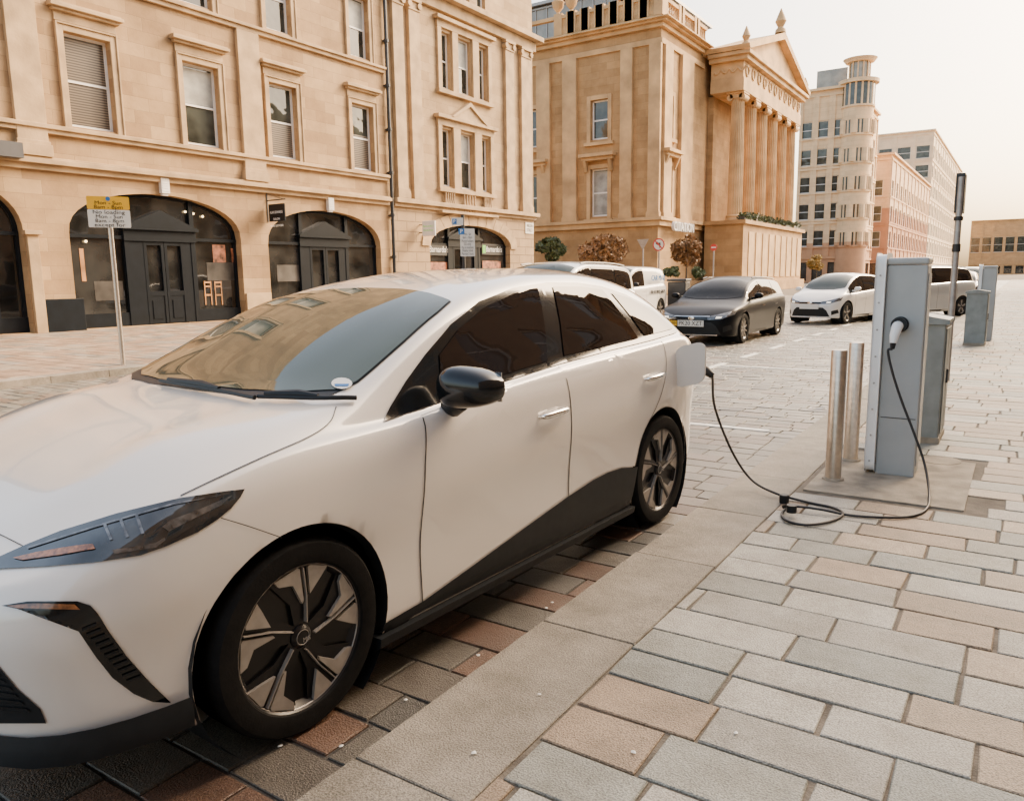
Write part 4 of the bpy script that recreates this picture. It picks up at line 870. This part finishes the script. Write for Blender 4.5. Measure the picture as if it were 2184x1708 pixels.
MI=(Matrix.Translation(OC)@Matrix.Rotation(RZ,4,'Z')).inverted(); camL=MI@CAM
def p_cam(a,b): return camL,MI.to_3x3()@ray(a,b)
ms.body(PAINT,car); wells(ms,car)
for a in AX:
    for sg in (1,-1): 
        w=wheel(car,sg*.905,a,.335,.215,.250,'aero',(RIMB,RIMS))
        if sg>0: text('MG',.022,(.9058,a,.335),(0,1,0),(0,0,1),RIMS,w,name='badge',ext=.0006,wid=.028)
for a in AX:
    for sg in (1,-1):
        m=MB(); n=30; pts=[(a+.385*cos(t),.335+.385*sin(t)) for t in [-.12*pi+1.24*pi*i/n for i in range(n+1)]]
        P=[]
        for p,q in pts:
            h=ms.hit((3,p,q),(-1,0,0),0); P.append((h.x,p,q))
        vs=[(sg*(x+.001),p,q) for x,p,q in P]+[(sg*(x-.045),a+(p-a)*.975,.335+(q-.335)*.975) for x,p,q in P]; m.add(vs,[(i,i+1,n+2+i,n+1+i) for i in range(n)]); m.build('wheel_arch_lip',BLKMT,car,smooth=True)
ws_=[(1.10,0),(1.11,.3),(1.15,.52),(1.24,.68),(1.32,.71),(1.6,.685),(1.85,.65),(1.97,.62),(2.02,.45),(2.05,.25),(2.06,0)]
cw=[(a-.045,b*1.015) if a<1.3 else (a,b+.008) for a,b in ws_]
patch(ms,cw+[(a,-b) for a,b in reversed(cw[1:-1])],p_top,.05,.003,'windscreen_seal',BLKMT,car,mirror=False)
patch(ms,ws_+[(a,-b) for a,b in reversed(ws_[1:-1])],p_top,.05,.007,'windscreen',WSCR,car,mirror=False)
DLO=[(1.32,.985),(1.5,1.0),(1.75,1.02),(2.0,1.042),(2.5,1.078),(3.0,1.103),(3.5,1.122),(3.96,1.145),(3.92,1.215),(3.78,1.30),(3.5,1.39),(3.25,1.442),(3.0,1.466),(2.7,1.472),(2.4,1.452),(2.1,1.395),(1.85,1.305),(1.65,1.20),(1.5,1.11),(1.38,1.03)]
patch(ms,under_rail(ms,DLO,.0),p_side,.025,.006,'window_trim',BLKGL,car)
for nm,pl in (('side_window',[(1.66,1.045),(2.0,1.068),(2.43,1.10),(2.52,1.28),(2.58,1.446),(2.4,1.428),(2.12,1.37),(1.88,1.28),(1.72,1.19)]),('side_window',[(2.58,1.112),(3.0,1.128),(3.37,1.142),(3.33,1.25),(3.22,1.422),(3.0,1.443),(2.72,1.448),(2.66,1.28)]),('quarter_window',[(3.46,1.15),(3.89,1.165),(3.76,1.275),(3.52,1.362),(3.31,1.405),(3.41,1.26)])):
    patch(ms,under_rail(ms,pl,.012),p_side,.025,.011,nm,CARGL,car)
clad=[(1.20,.165),(3.17,.18),(3.21,.30),(3.25,.42),(3.05,.455),(2.9,.462),(2.75,.455),(2.5,.425),(2.1,.362),(1.75,.305),(1.45,.258),(1.24,.245)]
patch(ms,clad,p_side,.05,.006,'sill_cladding',BLKMT,car)
for sg in (1,-1):
    m=MB(); m.prism(lambda a,b,d:(sg*a,d,b),[(.55,.14),(.87,.14),(.905,.165),(.912,.20),(.55,.20)],1.20,3.20); m.build('sill',BLKMT,car)
d1=patch(ms,[(1.44,.26),(1.75,.31),(2.1,.365),(2.48,.43),(2.505,.7),(2.49,1.065),(2.0,1.03),(1.5,.983),(1.46,.8),(1.435,.5)],p_side,.06,.0015,'door',PAINT,car)
d2=patch(ms,[(2.51,.435),(2.75,.46),(2.9,.467),(3.05,.46),(3.22,.43),(3.30,.60),(3.46,.76),(3.56,.92),(3.60,1.11),(3.0,1.09),(2.50,1.066),(2.51,.7)],p_side,.06,.0015,'door',PAINT,car)
ribbon(ms,[(1.445,.24),(1.435,.5),(1.46,.8),(1.50,.975)],p_side,.006,.0035,'door_seam',INK,car)
ribbon(ms,[(2.51,.30),(2.51,.7),(2.495,1.07)],p_side,.006,.0035,'door_seam',INK,car)
ribbon(ms,[(3.225,.43),(3.30,.60),(3.46,.76),(3.56,.92),(3.60,1.11)],p_side,.006,.0035,'door_seam',INK,car)
for q,z,ds in ((2.34,.872,d1),(3.40,.925,d2)):
    for sg,dd in ((1,ds[0]),(-1,ds[1])):
        h=ms.hit((3,q,z),(-1,0,0),0); x=h.x
        m=MB(); P=smoothpath([(sg*(x-.002),q-.105,z-.004),(sg*(x+.03),q-.085,z),(sg*(x+.036),q,z+.004),(sg*(x+.03),q+.085,z+.006),(sg*(x-.002),q+.105,z+.004)],5); m.tube(P,[.009+.007*sin(pi*i/(len(P)-1)) for i in range(len(P))],10)
        m.build('door_handle',CHROME,dd,smooth=True)
        m=MB(); m.ell((sg*(x-.004),q,z),.008,.075,.028,16,8); m.build('handle_recess',PAINT,dd,smooth=True)
ribbon(ms,[(717,868),(702,902),(655,934),(560,976),(460,1022),(385,1058)],p_cam,2.4,.003,'bonnet_seam',INK,car)
ribbon(ms,[(-90,1098),(0,1140),(52,1166)],p_cam,2.4,.003,'bonnet_seam',INK,car)
ribbon(ms,[(470,1104),(530,1122),(600,1146)],p_cam,2.0,.003,'bumper_seam',INK,car)
hl=patch(ms,[(-60,1206),(0,1188),(60,1161),(130,1133),(250,1096),(380,1064),(470,1049),(521,1043),(512,1060),(492,1084),(462,1108),(420,1135),(350,1166),(300,1184),(200,1200),(100,1209),(0,1214),(-60,1220)],p_cam,14,.004,'headlight',HLIN,car)
for poly,mt in (([(30,1192),(80,1180),(150,1168),(200,1162),(205,1172),(130,1186),(50,1197)],AMBER),([(222,1120),(228,1118),(242,1152),(236,1154)],HLBR),([(256,1110),(262,1108),(276,1146),(270,1148)],HLBR),([(290,1101),(296,1099),(308,1138),(302,1140)],HLBR),([(345,1124),(362,1110),(420,1088),(495,1056),(470,1078),(400,1112),(360,1134)],HLBR),([(240,1174),(330,1158),(350,1146),(352,1152),(332,1167),(245,1182)],HLBR),([(60,1169),(200,1125),(370,1075),(500,1050),(370,1079),(200,1129),(62,1173)],HLBR)):
    patch(ms,poly,p_cam,14,.007,'lamp_element',mt,hl[0],mirror=False)
patch(ms,[(5,1291),(60,1282),(165,1281),(193,1290),(208,1306),(232,1345),(270,1398),(318,1452),(364,1497),(325,1495),(285,1478),(240,1444),(205,1400),(168,1345),(146,1316),(100,1302),(40,1298)],p_cam,10,.004,'bumper_intake',BLKGL,car)
patch(ms,[(18,1291),(80,1286),(160,1287),(172,1298),(100,1297),(40,1296)],p_cam,14,.008,'side_reflector',AMBER,car)
for i in range(11):
    x=178+i*9.5;y=1338+i*11; patch(ms,[(x-4,y),(x+26,y-12),(x+28,y-8),(x-2,y+4)],p_cam,30,.009,'intake_slat',BLKMT,car,mirror=False)
patch(ms,[(-90,1360),(-20,1395),(0,1420),(40,1468),(88,1510),(100,1540),(-90,1540)],p_cam,20,.004,'lower_grille',BLKMT,car)
for i in range(6): patch(ms,[(-90,1400+i*19),(0+i*12,1432+i*15),(8+i*12,1440+i*15),(-90,1408+i*19)],p_cam,30,.008,'grille_slat',BLKGL,car,mirror=False)
m=MB(); ring=[]
for q in [0,.004,.012,.03,.06,.10,.16,.23,.31,.40,.47]:
    wq=ms.W(q); ring.append((wq,q))
prof=[(0,.305,.006),(-.012,.27,.012),(-.022,.242,.014),(-.010,.215,.010),(.03,.20,-.02),(.10,.20,-.10)]
full=[(-w_,q) for w_,q in reversed(ring[1:])]+ring
vs=[];k=len(prof)
for w_,q in full:
    n_=Vector((w_/.9,-(1-q/.5)*1.0,0)); n_=n_.normalized() if n_.length>0 else Vector((0,-1,0))
    tk=.09*math.exp(-q/.22)*.25*(.17/.2)
    for ds,z,o_ in prof: vs.append((w_+n_.x*o_,q+tk+n_.y*o_,z+.01*(q/.47)))
m.add(vs,[(i*k+j,(i+1)*k+j,(i+1)*k+j+1,i*k+j+1) for i in range(len(full)-1) for j in range(k-1)]); m.build('front_splitter',BLKMT,car,smooth=True)
for sg in (1,-1):
    cx_,cy_=(1.0,1.62) if sg>0 else (.95,1.76); zc_=1.085
    m=MB(); m.ell((sg*cx_,cy_,zc_),.132 if sg>0 else .06,.09 if sg>0 else .12,.088 if sg>0 else .06,24,14,.78)
    for i,v in enumerate(m.v):
        x,y,z=v; f=(abs(x)-.87)/.27; z=zc_+(z-zc_)*(1.1-.40*max(0,f)); y=y+(.05*max(0,f) if sg>0 else 0); m.v[i]=(x,min(y,1.69) if sg>0 else y,z)
    wm_=m.build('wing_mirror',BLKGL,car,smooth=True)
    m=MB(); m.tube([(sg*.855,1.66,1.0),(sg*.90,1.65,1.0),(sg*.955,1.635,1.03)],[.03,.042,.04],12); m.build('mirror_foot',BLKMT,wm_,smooth=True)
    if sg>0: m=MB(); m.box(.90,1.11,1.69,1.695,1.03,1.145); m.build('mirror_glass',CHROME,wm_)
for pts in ([(552,855),(600,856),(680,858),(757,855)],[(345,820),(400,830),(470,842),(545,858)]):
    P=[]
    for q in smoothpath([(a,b,0) for a,b in pts],6): o_,d_=p_cam(q[0],q[1]); P.append(ms.hit(o_,d_,.018))
    m=MB(); m.tube(P,.009,8); wp=m.build('wiper',BLKMT,car,smooth=True)
    o_,d_=p_cam((pts[1][0]+pts[2][0])/2,(pts[1][1]+pts[2][1])/2-3); c=ms.hit(o_,d_,.026); m=MB(); m.tube([P[2]+Vector((0,0,.01)),c,P[len(P)*2//3]+Vector((0,0,.008))],[.010,.017,.008],8); m.build('wiper_arm',BLKMT,wp,smooth=True)
stk=patch(ms,[(730+22*cos(2*pi*i/16),822+12*sin(2*pi*i/16)) for i in range(16)],p_cam,12,.010,'windscreen_sticker',PLATEW,car,mirror=False)
patch(ms,[(714,824),(746,824),(744,829),(716,829)],p_cam,12,.012,'sticker_print',BLUE,stk[0],mirror=False)
rg=[(4.04,0),(4.04,.45),(4.14,.5),(4.22,.3),(4.22,0)]
patch(ms,rg+[(a,-b) for a,b in reversed(rg[1:-1])],p_top,.06,.004,'rear_window',CARGL,car,mirror=False)
patch(ms,[(4.06,.98),(4.22,.99),(4.22,1.03),(4.02,1.06)],p_side,.04,.005,'rear_light',CRED,car)
pc=ms.hit((3,3.93,.93),(-1,0,0),0)
m=MB(); m.ell(pc,.012,.085,.11,20,10,.7); m.build('charge_port',BLKMT,car,smooth=True)
m=MB(); x0=ms.hit((3,3.75,.95),(-1,0,0),0).x
def rrect(a0,a1,b0,b1,r,n=5):
    o=[]
    for cx,cy,s in ((a1-r,b1-r,0),(a0+r,b1-r,90),(a0+r,b0+r,180),(a1-r,b0+r,270)):
        for i in range(n+1): t=rad(s+90*i/n); o.append((cx+r*cos(t),cy+r*sin(t)))
    return o
fl=rrect(x0-.01,x0+.16,.82,1.065,.05); m.prism(lambda a,b,d:(a,3.73+d+.25*(a-x0),b+.25*(a-x0)),fl,0,.018); m.build('charge_flap',PAINT,car,smooth=True,bevel=.004)
# ---------------------------------------------------------------- charging post
def charge_post(loc,label,detail=True):
    r=thing('charging_post',label,'charging post',loc,0,'charging posts on the kerbside pavement',world=False)
    m=MB(); m.box(-.105,.15,0,.24,0,1.50); m.build('housing',POSTG,r,bevel=.01)
    m=MB(); F=lambda a,b,d:(d,a,b); m.prism(F,rrect(-.035,.27,.02,1.575,.06),-.175,-.108); m.build('side_shell',POSTW,r,bevel=.012)
    m=MB(); m.box(-.11,.155,-.012,.25,1.502,1.55); m.build('cap',POSTG,r,bevel=.015)
    m=MB(); m.box(-.09,.135,-.004,-.001,.42,.425); m.build('panel_seam',INK,r)
    m=MB(); m.box(.151,.156,.03,.21,.08,1.44); m.build('side_grille',POSTG,r)
    if detail:
        for i in range(8): m=MB(); m.cyl((-.142,-.042,.10+i*.19),(-.142,-.032,.10+i*.19),.007,n=10); m.build('rivet',GALV,r)
        m=MB(); m.cyl((.0,-.03,1.09),(.0,.0,1.09),.055,n=24); m.cyl((-.0,-.05,1.09),(-.0,-.03,1.09),.045,n=24); m.build('socket',BLKMT,r,smooth=True)
    return r
post=charge_post((-.70,6.02,PZ),'tall white and grey charging post nearest the camera with the cable plugged in')
charge_post((-.62,18.9,PZ),'distant charging post behind its grey cabinet further up the pavement',False)
def cabinet(loc,label,sc=1):
    r=thing('electrical_cabinet',label,'cabinet',loc,0,'electrical cabinets beside the charging posts',world=False)
    m=MB(); m.box(-.19,.17,0,.52,.0,1.02); m.build('housing',CABG,r,bevel=.012)
    m=MB(); m.prism(lambda a,b,d:(a,d,b),[(-.21,1.02),(.19,1.02),(.19,1.05),(-.01,1.085),(-.21,1.05)],-.025,.545); m.build('lid',CABG,r,bevel=.006)
    m=MB(); m.box(.171,.18,.04,.25,.08,.98); m.build('door',CABG,r,bevel=.004); m=MB(); m.box(.171,.18,.27,.48,.08,.98); m.build('door',CABG,r,bevel=.004)
    m=MB(); m.box(.18,.195,.23,.25,.5,.62); m.build('handle',PIPE,r); m=MB(); m.box(-.2,.18,-.01,.53,-.02,.05); m.build('base',CONC,r)
    return r
cabinet((-.68,7.35,PZ),'dark grey electrical cabinet just behind the nearest charging post')
cabinet((-.72,17.6,PZ),'grey electrical cabinet in front of the distant charging post')
for y,lab in ((5.69,'stainless steel bollard nearest the camera beside the charging post'),(6.36,'stainless steel bollard further back beside the charging post')):
    b=thing('bollard',lab,'bollard',(-1.03,y,PZ),group='steel bollards by the charging post'); m=MB(); m.lathe([(.054,0),(.054,.915),(.050,.925),(.0,.926)],(-1.03,y,PZ),n=32); m.build('post',STEEL,b,smooth=True)
    m=MB(); m.lathe([(.075,0),(.07,.012),(.055,.013)],(-1.03,y,PZ+.004),n=24); m.build('base_collar',CONC,b)
def gp(px,py,z=PZ+.012): x,y=hz(px,py,z); return Vector((x,y,z))
plug=thing('charging_plug','white and black plug pushed into the charging post socket','plug',(-.70,5.93,1.10))
sx,sy,sz=-.70,6.0,PZ+1.09
m=MB(); m.tube([(sx,sy-.05,sz),(sx-.005,sy-.10,sz-.01),(sx-.015,sy-.14,sz-.07),(sx-.018,sy-.15,sz-.12)],[.036,.036,.03,.022],14); m.build('handle',POSTW,plug,smooth=True)
m=MB(); m.tube([(sx-.017,sy-.15,sz-.11),(sx-.02,sy-.152,sz-.16)],[.021,.014],12); m.build('strain_relief',BLKMT,plug,smooth=True)
m=MB(); m.cyl((sx,sy-.085,sz+.002),(sx,sy-.045,sz+.002),.050,n=20); m.build('plug_head',BLKMT,plug,smooth=True)
MC=Matrix.Translation(OC)@Matrix.Rotation(RZ,4,'Z'); pw=MC@pc; nx=(MC.to_3x3()@Vector((1,0,0)))
p2=thing('car_plug','black plug pushed into the open charge port of the white car','plug',pw)
q0=pw+nx*.01; m=MB(); m.tube([q0,q0+nx*.06,q0+nx*.11+Vector((0,0,-.02)),q0+nx*.15+Vector((0,0,-.05))],[.036,.035,.028,.02],14); m.build('handle',BLKMT,p2,smooth=True)
qe=q0+nx*.15+Vector((0,0,-.05))
x1,z1=hy(1560,960,5.1); x2,z2=hy(1600,1020,5.15); x3,z3=hy(1525,870,5.0)
pts=[qe,Vector((x3,5.0,z3)),Vector((x1,5.1,z1)),Vector((x2,5.15,z2)),gp(1650,1050,PZ+.03),gp(1720,1070),gp(1775,1082),gp(1798,1096),gp(1770,1112),gp(1720,1119),gp(1678,1110),gp(1668,1094),gp(1690,1080,PZ+.03),gp(1750,1086,PZ+.03),gp(1810,1098),gp(1880,1103),gp(1940,1101),gp(1975,1086),gp(1982,1055,PZ+.02)]
for px,py,y in ((1972,990,5.75),(1950,925,5.80),(1925,860,5.83),(1905,800,5.84),(1894,750,5.85)):
    x,z=hy(px,py,y); pts.append(Vector((x,y,z)))
pts.append(Vector((sx-.02,sy-.152,sz-.16)))
m=MB(); m.tube(smoothpath(pts,8),.0085,10); o=m.build('charging_cable',CABLE,smooth=True); tag(o,'black charging cable hanging from the white car and looping over the paving','cable')
c=gp(1688,1092,PZ+.03); dc=thing('dust_cap','round black plug cap lying in the cable loops on the paving','cap',c); m=MB(); m.cyl(c,c+Vector((.0,.0,.045)),.03,n=18); m.tube([c+Vector((0,0,.03)),c+Vector((-.03,.03,.03)),c+Vector((-.06,.05,.01))],.012,8); m.build('cap',BLKMT,dc,smooth=True)
c=gp(1672,1072,PZ); dc=thing('dust_cap','square black socket cap standing beside the cable loops','cap',c); m=MB(); m.lathe([(.03,0),(.032,.05),(.026,.055)],c,n=8); m.build('cap',BLKMT,dc)
x,y=hz(2003,982,PZ); m=MB(); m.cyl((x,y,PZ-.01),(x,y,PZ+.006),.15,n=28); o=m.build('manhole_cover',CONC); tag(o,'small round concrete cover set in the paving beside the charging post','manhole cover')
x,y=hz(1750,872,0); m=MB(); m.cyl((x,y,-.01),(x,y,.007),.13,n=28); 
for r_ in (.05,.09): torus(m,(x,y,.008),lambda a,b,d:(a,b,d),r_,.006,24,5)
o=m.build('drain_cover',GALV); tag(o,'small round metal cover set in the road near the bollards','drain cover')
for px,py,zz_ in ((865,1490,0),(1020,1395,0),(1165,1295,0),(728,1588,0),(597,1588,0),(1150,1478,PZ),(1352,1601,PZ),(1570,1560,PZ),(1178,1283,0),(1010,1602,PZ)):
    x,y=hz(px,py,zz_+.008); m=MB(); k=7; a0=random.random()*6; m.add([(x,y,zz_+.009)]+[(x+.009*random.uniform(.6,1.2)*cos(a0+2*pi*i/k),y+.009*random.uniform(.6,1.2)*sin(a0+2*pi*i/k),zz_+.006) for i in range(k)],[(0,1+i,1+(i+1)%k) for i in range(k)]+[tuple(range(k,0,-1))])
    o=m.build('litter_scrap',PLATEW); tag(o,'tiny pale scrap of litter lying on the stones by the kerb','litter','scraps of litter by the kerb')
x,y=hz(2018,812,PZ); ht=2.7
sp=thing('sign_pole','tall grey pole with a dark sign seen edge on, beyond the cabinet','sign pole',(x,y,PZ)); m=MB(); m.cyl((x,y,PZ),(x,y,PZ+ht-.05),.04,n=16); m.build('pole',GALV,sp,smooth=True)
m=MB(); m.box(x-.06,x+.045,y-.02,y+.30,PZ+ht-.5,PZ+ht); m.build('sign_plate',INK,sp,bevel=.01); m=MB(); m.cyl((x,y,PZ+1.7),(x,y,PZ+1.8),.05,n=16); m.build('clamp',INK,sp); m=MB(); m.cyl((x,y,PZ+2.1),(x,y,PZ+2.15),.055,n=16); m.build('clamp',INK,sp)
x,y=hz(263,778,OZ); d=(CAM-Vector((x,y,CH))); n2=Vector((d.x,d.y,0)).normalized(); rt=Vector((-n2.y,n2.x,0)); 
dist=hypot(x,y); 
def zat(px,py,dd): r=ray(px,py); return CH+r.z/hypot(r.x,r.y)*dd
ztop=zat(232,420,dist); zmid=zat(232,448,dist); zlo=zat(232,486,dist); hw=35/FP*dist*1.0
sg=thing('loading_sign','yellow and white no loading sign on a steel pole at the far left kerb','sign',(x,y,OZ)); m=MB(); m.cyl((x,y,OZ),(x,y,zmid),.038,n=16); m.build('pole',STEEL,sg,smooth=True)
def plate(parent,name,c,rt,up,n2,hw,z0,z1,mat,off=.05):
    F=lambda a,b,dd: Vector((c[0],c[1],0))+rt*a+n2*dd+Vector((0,0,b)); m=MB(); m.prism(lambda a,b,dd:tuple(F(a,b,dd)),rrect(-hw,hw,z0,z1,.02),off,off+.006); return m.build(name,mat,parent)
plate(sg,'yellow_plate',(x,y),rt,Zv,n2,hw,zmid+.003,ztop,PLATEY); plate(sg,'white_plate',(x,y),rt,Zv,n2,hw,zlo,zmid-.003,PLATEW)
def lines(parent,c,rt,n2,rows,off=.058,mat=INK):
    for t,z,s,w in rows: text(t,s,Vector((c[0],c[1],z))+n2*off,rt,Zv,mat,parent,wid=w,ext=.001)
h1=ztop-zmid; h2=zmid-zlo
lines(sg,(x,y),rt,n2,[('Mon - Sun',zmid+h1*.50,.085,hw*1.25),('8am - 8pm',zmid+h1*.18,.085,hw*1.35),('No loading',zmid-h2*.15,.085,hw*1.5),('Mon - Sun',zmid-h2*.40,.085,hw*1.25),('8am - 8pm',zmid-h2*.63,.085,hw*1.35),('except for',zmid-h2*.86,.085,hw*1.45)])
m=MB(); cc=Vector((x,y,zmid+h1*.82)); m.cyl(cc+n2*.056,cc+n2*.06,.035,n=16); m.build('symbol',BLUE,sg)
xx=-13.0; y=hx(988,520,xx)[0]; x=xx; dist=hypot(x,y); n2=Vector((-x,-y,0)).normalized(); rt=Vector((-n2.y,n2.x,0))
sg=thing('parking_sign','pole with two white and blue parking plates in front of the charity shop','sign',(x,y,OZ)); m=MB(); m.cyl((x,y,OZ),(x,y,zat(988,458,dist)),.045,n=14); m.build('pole',PIPE,sg,smooth=True)
za,zb_=zat(998,488,dist),zat(998,547,dist); c=Vector((x,y,0))+rt*(9/FP*dist); plate(sg,'parking_plate',c,rt,Zv,n2,15/FP*dist,zb_,za,PLATEW)
lines(sg,c,rt,n2,[(t,za-(za-zb_)*f,.10,w*15/FP*dist) for t,f,w in (('Mon - Sat',.2,1.0),('8am - 10pm',.32,1.3),('Permit holders',.45,1.6),('G5 only',.56,1.0),('Pay at machine',.68,1.6),('Display ticket',.79,1.5),('Max stay 2 hours',.91,1.6))])
m=MB(); cc=Vector((c.x,c.y,za-(za-zb_)*.1))-rt*.16; 
def dbox(m,c,rt,n2,w,h,o0,o1): m.add([c+rt*a+Zv*b+n2*d_ for d_ in (o0,o1) for b in (-h,h) for a in (-w,w)],[(0,1,3,2),(4,6,7,5),(0,4,5,1),(2,3,7,6),(0,2,6,4),(1,5,7,3)])
dbox(m,cc,rt,n2,.08,.08,.057,.062); m.build('parking_symbol',BLUE,sg); text('P',.15,cc+n2*.063,rt,Zv,WINK,sg)
za2,zb2=zat(977,465,dist),zat(977,481,dist); c2=Vector((x,y,0))-rt*(11/FP*dist); plate(sg,'upper_plate',c2,rt,Zv,n2,12/FP*dist,zb2,za2,PLATEW)
cc=Vector((c2.x,c2.y,(za2+zb2)/2))-rt*.08; m=MB(); dbox(m,cc,rt,n2,.06,.07,.057,.062); m.build('parking_symbol',BLUE,sg); text('P',.13,cc+n2*.063,rt,Zv,WINK,sg)
def polesign(px,py,Y,r_px,kind,label):
    x,z=hy(px,py,Y); r_=r_px/FP*hypot(x,Y); g=thing('road_sign',label,'sign',(x,Y,PZ)); m=MB(); m.cyl((x,Y+.05,0),(x,Y+.05,z+r_*.6),.045,n=10); m.build('pole',GALV,g)
    F=lambda a,b,d:(x+a,Y-d,z+b)
    if kind=='round' :
        m=MB(); m.prism(F,[(r_*cos(2*pi*i/28),r_*sin(2*pi*i/28)) for i in range(28)],0,.01); m.build('sign_rim',RED,g); m=MB(); m.prism(F,[(r_*.8*cos(2*pi*i/28),r_*.8*sin(2*pi*i/28)) for i in range(28)],.011,.016); m.build('sign_face',PLATEW,g)
        m=MB(); m.prism(F,[(.12*r_,-.5*r_),(.32*r_,-.5*r_),(.32*r_,.3*r_),(-.15*r_,.3*r_),(-.15*r_,.5*r_),(-.55*r_,.2*r_),(-.15*r_,-.1*r_),(-.15*r_,.1*r_),(.12*r_,.1*r_)],.017,.020); m.build('arrow',INK,g)
        m=MB(); m.prism(F,[(-.62*r_,.48*r_),(-.48*r_,.62*r_),(.62*r_,-.48*r_),(.48*r_,-.62*r_)],.021,.024); m.build('red_bar',RED,g)
    elif kind=='noentry':
        m=MB(); m.prism(F,[(r_*cos(2*pi*i/28),r_*sin(2*pi*i/28)) for i in range(28)],0,.01); m.build('sign_face',RED,g); m=MB(); m.prism(F,[(-.7*r_,-.15*r_),(.7*r_,-.15*r_),(.7*r_,.15*r_),(-.7*r_,.15*r_)],.011,.014); m.build('white_bar',PLATEW,g)
    elif kind=='tri':
        m=MB(); m.prism(F,[(-r_,r_*.7),(r_,r_*.7),(0,-r_)],0,.01); m.build('sign_back',GALV,g)
    return g
polesign(1405,522,38.,13,'round','round red ringed no left turn sign before the classical building')
polesign(1371,520,40.,13,'tri','grey triangular back of a give way sign at the junction')
polesign(1522,528,50.,7,'noentry','small red no entry sign beside the portico')
x,z=hy(1447,600,27.5); g=thing('litter_bin','dark litter bin on the far pavement behind the black estate car','bin',(x,27.5,PZ)); m=MB(); m.box(x-.35,x+.35,27.3,27.8,PZ,1.25); m.build('body',PIPE,g,bevel=.03); m=MB(); m.box(x-.38,x+.38,27.26,27.84,1.26,1.36); m.build('lid',PIPE,g,bevel=.03)
# ---------------------------------------------------------------- planting
def tree(name,label,cat,x,y,z0,zc_,rx,rz,n,mat,group=None,ls=.09,stem=True):
    g=thing(name,label,cat,(x,y,z0),group=group)
    if stem:
        m=MB(); m.tube([(x,y,z0),(x+.03,y,(z0+zc_)/2),(x,y,zc_)],[.09,.06,.03],8)
        for i in range(6): a=i*1.05; m.tube([(x,y,zc_-rz*.6),(x+rx*.6*cos(a),y+rx*.6*sin(a),zc_+rz*.3*sin(i*2.))],[.035,.01],6)
        m.build('trunk',BARK,g)
    m=MB(); cl=[(random.gauss(0,.5),random.gauss(0,.5),random.gauss(0,.5),random.uniform(.3,.5)) for _ in range(14)]
    for i in range(n):
        c=random.choice(cl); v=Vector((random.gauss(0,1),random.gauss(0,1),random.gauss(0,1))).normalized()*c[3]*random.uniform(.6,1.0)
        q=Vector(c[:3]); q=q*(.62/max(.62,q.length)) ; v=v+q; p=Vector((x+v.x*rx,y+v.y*rx,zc_+v.z*rz))
        a=Vector((random.gauss(0,1),random.gauss(0,1),random.gauss(0,1))).normalized(); b=a.orthogonal().normalized(); s=ls*random.uniform(.6,1.3)
        m.add([p-a*s,p+b*s*.5,p+a*s,p-b*s*.5],[(0,1,2,3)])
    m.build('crown',mat,g); return g
def treeat(px,py,Y,rpx,rypx):
    x,z=hy(px,py,Y); d=hypot(x,Y); return x,z,rpx/FP*d*.95,rypx/FP*d*.95
for px,py,Y,rp,ry,mat,lab,nm,ct in ((1172,533,50,36,28,LEAF,'dark green clipped bush tree before the classical building','clipped_tree','tree'),(1284,535,48,56,40,LEAFA,'wide rusty green tree left of the road signs','small_tree','tree'),(1464,535,52,36,34,LEAFA,'thin autumn tree under the restaurant lettering','small_tree','tree'),(1742,560,100,20,16,LEAFY,'small yellow tree far beyond the portico','small_tree','tree'),(1125,545,49,10,22,LEAF,'narrow dark conifer beside the building corner','conifer','tree')):
    x,z,rx,rz=treeat(px,py,Y,rp,ry); tree(nm,lab,ct,x,Y,.0,z,rx,rz,2600,mat,ls=.15)
for i,(px,w) in enumerate(((1433,20),(1490,16))):
    x,z,rx,rz=treeat(px,580,44,w,12); tree('shrub','low green shrub at the foot of the classical building, '+('left one' if i==0 else 'right one'),'shrub',x,44,0,z,rx,rz,900,LEAF,ls=.12,stem=False)
for i in range(6):
    y=PY0+1+i*3.3; g=thing('planter','flowering trough on the portico podium, number of the row from the left: '+['first','second','third','fourth','fifth','last'][i],'planter',(PX+.2,y,zplb)); m=MB(); m.box(PX-.0,PX+.5,y-1.2,y+1.2,zplb+.002,zplb+.3); m.build('trough',PIPE,g)
    m=MB()
    for k in range(260):
        p=Vector((PX+.25+random.uniform(-.4,.45),y+random.uniform(-1.2,1.2),zplb+.35+random.uniform(-.35,.4)*random.uniform(.2,1))); a=Vector((random.gauss(0,1),random.gauss(0,1),random.gauss(0,1))).normalized(); b=a.orthogonal(); s=.13; m.add([p-a*s,p+b*s*.5,p+a*s,p-b*s*.5],[(0,1,2,3)])
    m.build('foliage',LEAF,g)
